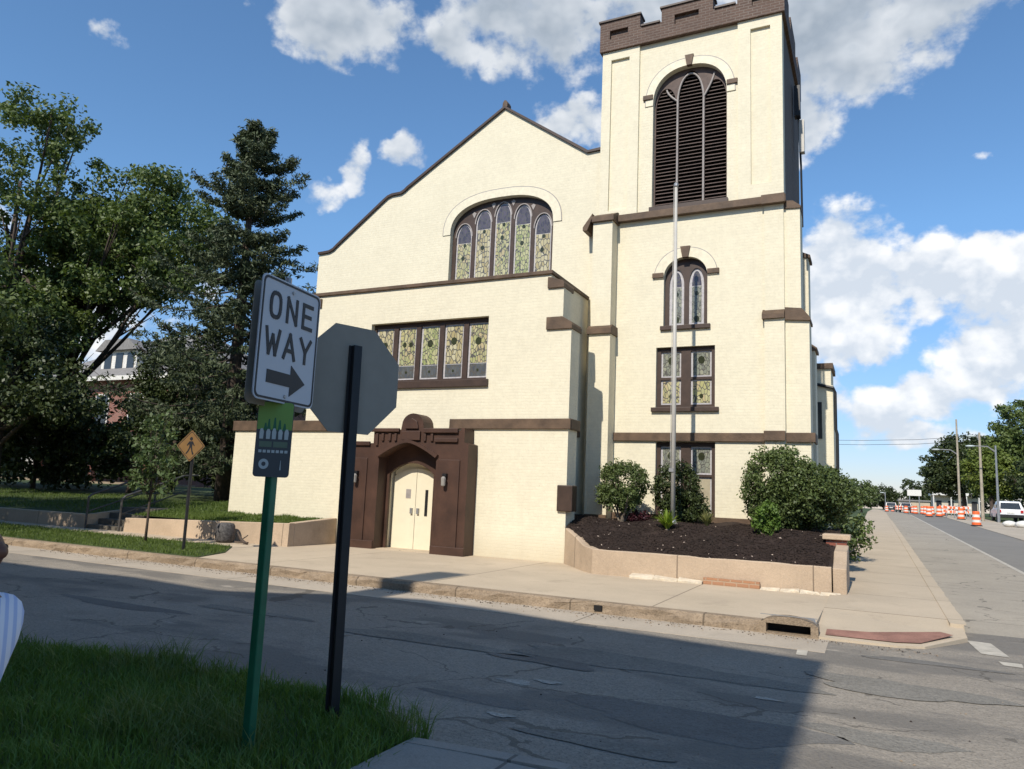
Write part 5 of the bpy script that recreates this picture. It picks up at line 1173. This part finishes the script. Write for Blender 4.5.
# utility pole and street lamps
def pole(name, x, y, h, label, mat, arm=None, r=.14, group=None, cat='pole'):
    z = gz(y)+.08; t = thing(name, (x, y, z), label, cat, group)
    MB().tube([(x, y, z-.1), (x+.02, y, z+h)], [r, r*.6], 8).build('shaft', M[mat], t)
    if arm:
        L, za = arm; MB().tube([(x, y, z+za-.5), (x-.35*L, y, z+za-.05), (x-L, y, z+za)], [.06, .05, .04], 6).build('arm', M['steel'], t)
        MB().ball((x-L-.25, y, z+za-.02), (.38, .16, .09), 10, 6).build('lamp_head', M['palep'], t)
    return t
UP = pole('utility_pole', 7.45, 85, 9.6, 'tallest wooden utility pole with a side lamp, behind the barricades', 'wood', (1.6, 6.6), .125)
pole('street_lamp', 8.35, 76, 7.6, 'thick pale wooden post between the utility pole and the bent arm lamp', 'wood', (.35, 7.3), .14, None, 'pole')
pole('street_lamp', 9.25, 74, 6.35, 'grey street lamp with a curved arm reaching left, beside the parked white car', 'steel', (1.55, 6.3), .11, None, 'street lamp')
pole('street_lamp', 1.7, 150, 3.4, 'short grey lamp post at the far end of the left pavement', 'steel', (.2, 3.3), .1, None, 'street lamp')
pole('utility_pole', -11, 86, 9.4, 'utility pole hidden behind the church carrying the wires', 'wood', None, .15)
for i, dz in enumerate((0, .45)):
    mb = MB(); za = gz(85)+7.4+dz; mb.tube([(-11, 86, za), (-6, 85.8, za-.25), (-1, 85.5, za-.3), (4, 85.2, za-.2), (7.45, 85, za+.05)], .025, 4)
    props(mb.build('overhead_wire', M['black']), 'thin dark %s wire crossing the sky above the far street' % ('lower' if i == 0 else 'upper'), 'wire', 'overhead wires')
def car(x, y, z, label, paint, suv=True, group=None):
    t = thing('parked_car', (x, y, z), label, 'car', group); w = .92; L = 4.6; H = 1.72 if suv else 1.45
    side = [(0,.35),(0.02,.95),(.10,1.02),(.38,H-.06),(.7,H),(2.2,H-.02),(3.0,1.08),(4.3,.95),(L,.75),(L,.35)]
    mb = MB(); n = len(side)
    vs = []
    for sx in (-1, 1):
        for yy, zz in side: vs.append((x+sx*(w if zz < 1.1 else w-.16*(zz-1.0)/.7), y+yy, z+zz))
    mb.add(vs, [tuple(range(n-1, -1, -1)), tuple(range(n, 2*n))]+[(i, (i+1) % n, n+(i+1) % n, n+i) for i in range(n)]); mb.build('body', paint, t, bevel=.05, fixn=True)
    MB().add([(x-.74, y+.12, z+1.06), (x+.74, y+.12, z+1.06), (x+.66, y+.365, z+H-.14), (x-.66, y+.365, z+H-.14)], [(0,1,2,3)]).xf(Matrix.Translation((0,-.03,0))).build('rear_window', M['pane'], t)
    for sx in (-1, 1):
        MB().box(x+sx*.90-.02, x+sx*.90+.02, y+.75, y+2.3, z+1.08, z+1.42).build('side_window', M['pane'], t)
        MB().box(x+sx*.78-.1, x+sx*.78+.1, y-.03, y+.1, z+.75, z+.98).build('tail_lamp', M['carred'], t)
        for yy in (.85, 3.7):
            wb = MB().lathe([(.2,-.11),(.34,-.11),(.34,.11),(.2,.11)], (0,0,0), 16); wb.xf(Matrix.Translation((x+sx*.82, y+yy, z+.34)) @ Matrix.Rotation(R_(90), 4, 'Y')); o = wb.build('wheel', M['rubber'], t)
    MB().box(x-.9, x+.9, y-.06, y+.06, z+.35, z+.6).build('bumper', M['rubber'], t, bevel=.03)
    MB().box(x-.26, x+.26, y-.02, y+.03, z+.68, z+.82).build('number_plate', M['white'], t)
    return t
car(10.25, 75, gz(75)+.1, 'white parked utility vehicle seen from the rear beside the work zone', M['carw'])
CG = 'dark cars far down the street'
car(2.6, 150, gz(150)+.01, 'dark car on the left of the pair far down the street', M['card'], True, CG); car(4.7, 143, gz(143)+.01, 'dark car on the right of the pair far down the street', M['card'], True, CG)
# rubble bags
mb = MB()
for x, y, r in ((8.6,63,.3), (9.2,62.5,.35), (8.9,64,.25), (9.9,63,.3)): mb.ball((x, y, gz(63)+.2), (r*1.3, r, r*.7), 8, 5)
for i, (x, y, r) in enumerate(((8.5,63,.34), (9.2,62.2,.4))):
    props(MB().ball((x, y, gz(63)+.22), (r*1.3, r, r*.7), 10, 6).build('white_sack', M['white'], None, smooth=True), ['smaller white sack on the gravel right of the lone barrel', 'larger white sack on the gravel in front of the white car'][i], 'sack')
# far building, billboard
FB = thing('low_building', (15, 170, 1), 'low tan building with a canopy at the far end of the work zone', 'building')
MB().box(10.3, 17.5, 165, 175, 1, 4.6).build('wall', M['tan'], FB); MB().box(9.9, 17.9, 163.5, 175.4, 4.6, 5.1).build('roof', M['white'], FB)
for x in (10.6, 12.6, 14.6, 16.4): MB().box(x, x+.9, 164.95, 165.02, 1.4, 3.6).build('window', M['pane'], FB)
for x in (10.1, 13, 15.5, 17.5): MB().tube([(x, 163.7, 1), (x, 163.7, 4.6)], .12, 6).build('canopy_post', M['white'], FB)
BB = thing('sign_board', (7.2, 170, 1), 'blank white sign board on posts beyond the barrels', 'sign board')
MB().box(5.9, 8.4, 170, 170.2, 4.4, 5.6).build('panel', M['white'], BB)
for x in (6.3, 8.0): MB().tube([(x, 170.1, 1), (x, 170.1, 4.4)], .1, 6).build('post', M['steel'], BB)
SH = thing('low_building', (8.2, 190, 1), 'small pinkish flat building behind the white sign board', 'building')
MB().box(4.9, 11, 190, 198, 1, 3.5).build('wall', M['walk'], SH); MB().box(4.7, 11.2, 189.7, 198.2, 3.5, 3.8).build('roof', M['roof'], SH); MB().box(5.6, 6.8, 189.93, 190, 1.6, 3).build('window', M['pane'], SH)
RT = 'trees along the right side of the main street'
tree('street_tree', 'dark green tree behind the utility pole on the right', (11.8, 128, 1), 12.6, [(0,0,7.5,5.2,4.5,4.7),(-3.2,0,7.4,2.6,2.4,2.6),(-2.2,0,5.5,3.2,3,2.6),(2.5,0,8.6,3.5,3,3.4)], 260, 85, (.7,1.3), .42, M['leaf3'], group=RT, trunk_r=.3, limbs=12)
tree('street_tree', 'yellow green tree between the street lamps on the right', (11.6, 98, 1), 8.6, [(0,0,5.2,2.7,2.4,2.9),(1.6,0,4.6,2,2,2.4)], 200, 80, (.5,.9), .3, M['leafy'], group=RT, trunk_r=.2, limbs=12)
tree('street_tree', 'tallest tree at the right frame edge', (16.6, 108, 1), 15.5, [(0,0,11.3,3.4,3,3.6),(2.6,0,8.6,3.6,3,3.6),(-1.6,0,8.8,2.4,2.2,2.0),(5,0,11,3.5,3,3.4),(0,0,5.5,3.4,3,2.6),(4,0,5,3.4,3,3)], 340, 85, (.6,1.2), .36, M['leaf'], group=RT, trunk_r=.3, limbs=18)
tree('street_tree', 'round dark tree between the yellow green tree and the tallest tree', (14.6, 122, 1), 11.5, [(0,0,7,3.8,3,4.0),(2.4,0,5.4,3,3,3.4)], 200, 85, (.6,1.2), .36, M['leaf3'], group=RT, trunk_r=.3, limbs=10)
tree('street_tree', 'dark leafy tree behind the parked white car', (15.2, 92, 1), 7, [(0,0,3.6,3.0,2.4,3.0),(3.2,0,4.2,2.6,2.2,3)], 110, 75, (.5,1), .32, M['leaf3'], group=RT, trunk_r=.2, limbs=10)
mb_pts = []
for i in range(7):
    x = -14+i*9.0+rng.uniform(-1.5,1.5); y = 300+rng.uniform(-30,30); h = (11, 9.5, 10, 12, 11, 13, 15)[i]
    tree('distant_tree', 'hazy dark green tree in the distant row closing the street', (x, y, 1), h, [(0,0,h*.55,4.6,4,h*.42),(2.5,0,h*.4,4,3.5,h*.32)], 80, 50, (1.0,1.8), .8, M['leaf3'], group='distant trees at the end of the street', trunk_r=.3, limbs=4)
tree('street_tree', 'small green tree beside the left pavement far behind the church', (-1.4, 95, 1.1), 3.9, [(0,0,2.3,1.5,1.5,1.6)], 50, 60, (.4,.7), .25, M['leaf2'], trunk_r=.1, limbs=5)

# ------------------------------------------------------------------ building behind the viewer, whose shadow lies on the street
SB = thing('brick_building', (-12, -8, 0), 'three storey brick building behind the viewer with a stepped parapet and chimney', 'building')
yb0 = -4.06; hh = lambda ys_: (ys_-yb0)*math.tan(el)/math.cos(az)*.9962
dx0 = 13.4*math.tan(az)-.06
prof = [(-.55,8.97),(-3.2,9.33),(-5.2,9.72),(-6.2,9.8),(-7.6,9.3),(-8.0,8.95),(-8.9,8.46),(-11,8.66),(-12.9,8.5),(-40,8.2)]
poly = [(-.55-dx0,0)]+[(x-dx0, hh(ys_)) for x, ys_ in prof]+[(-41.2,0)]
MB().holed(poly, [], yb0-.35, yb0).build('front_wall', M['redbrick'], SB)
mb = MB(); mb.box(-41.2, -9.4, -16, yb0-.35, 0, hh(8.2)-.3); mb.box(-9.4, -.55-dx0, -16, yb0-.35, 0, hh(8.9)-.25); mb.build('body', M['redbrick'], SB)
MB().box(-7.45-dx0, -6.78-dx0, yb0-.35, yb0-.02, 12.6, hh(12.3)).build('chimney', M['redbrick'], SB)
for fl in range(3):
    for i in range(10):
        x = -4.6-i*3.6; z = 1.3+fl*3.9; f = MB().box(x, x+1.3, yb0-.002, yb0+.05, z, z+2.0).build('window', M['white'], SB); MB().box(x+.1, x+1.2, yb0+.05, yb0+.06, z+.1, z+1.9).build('pane', M['pane'], f)
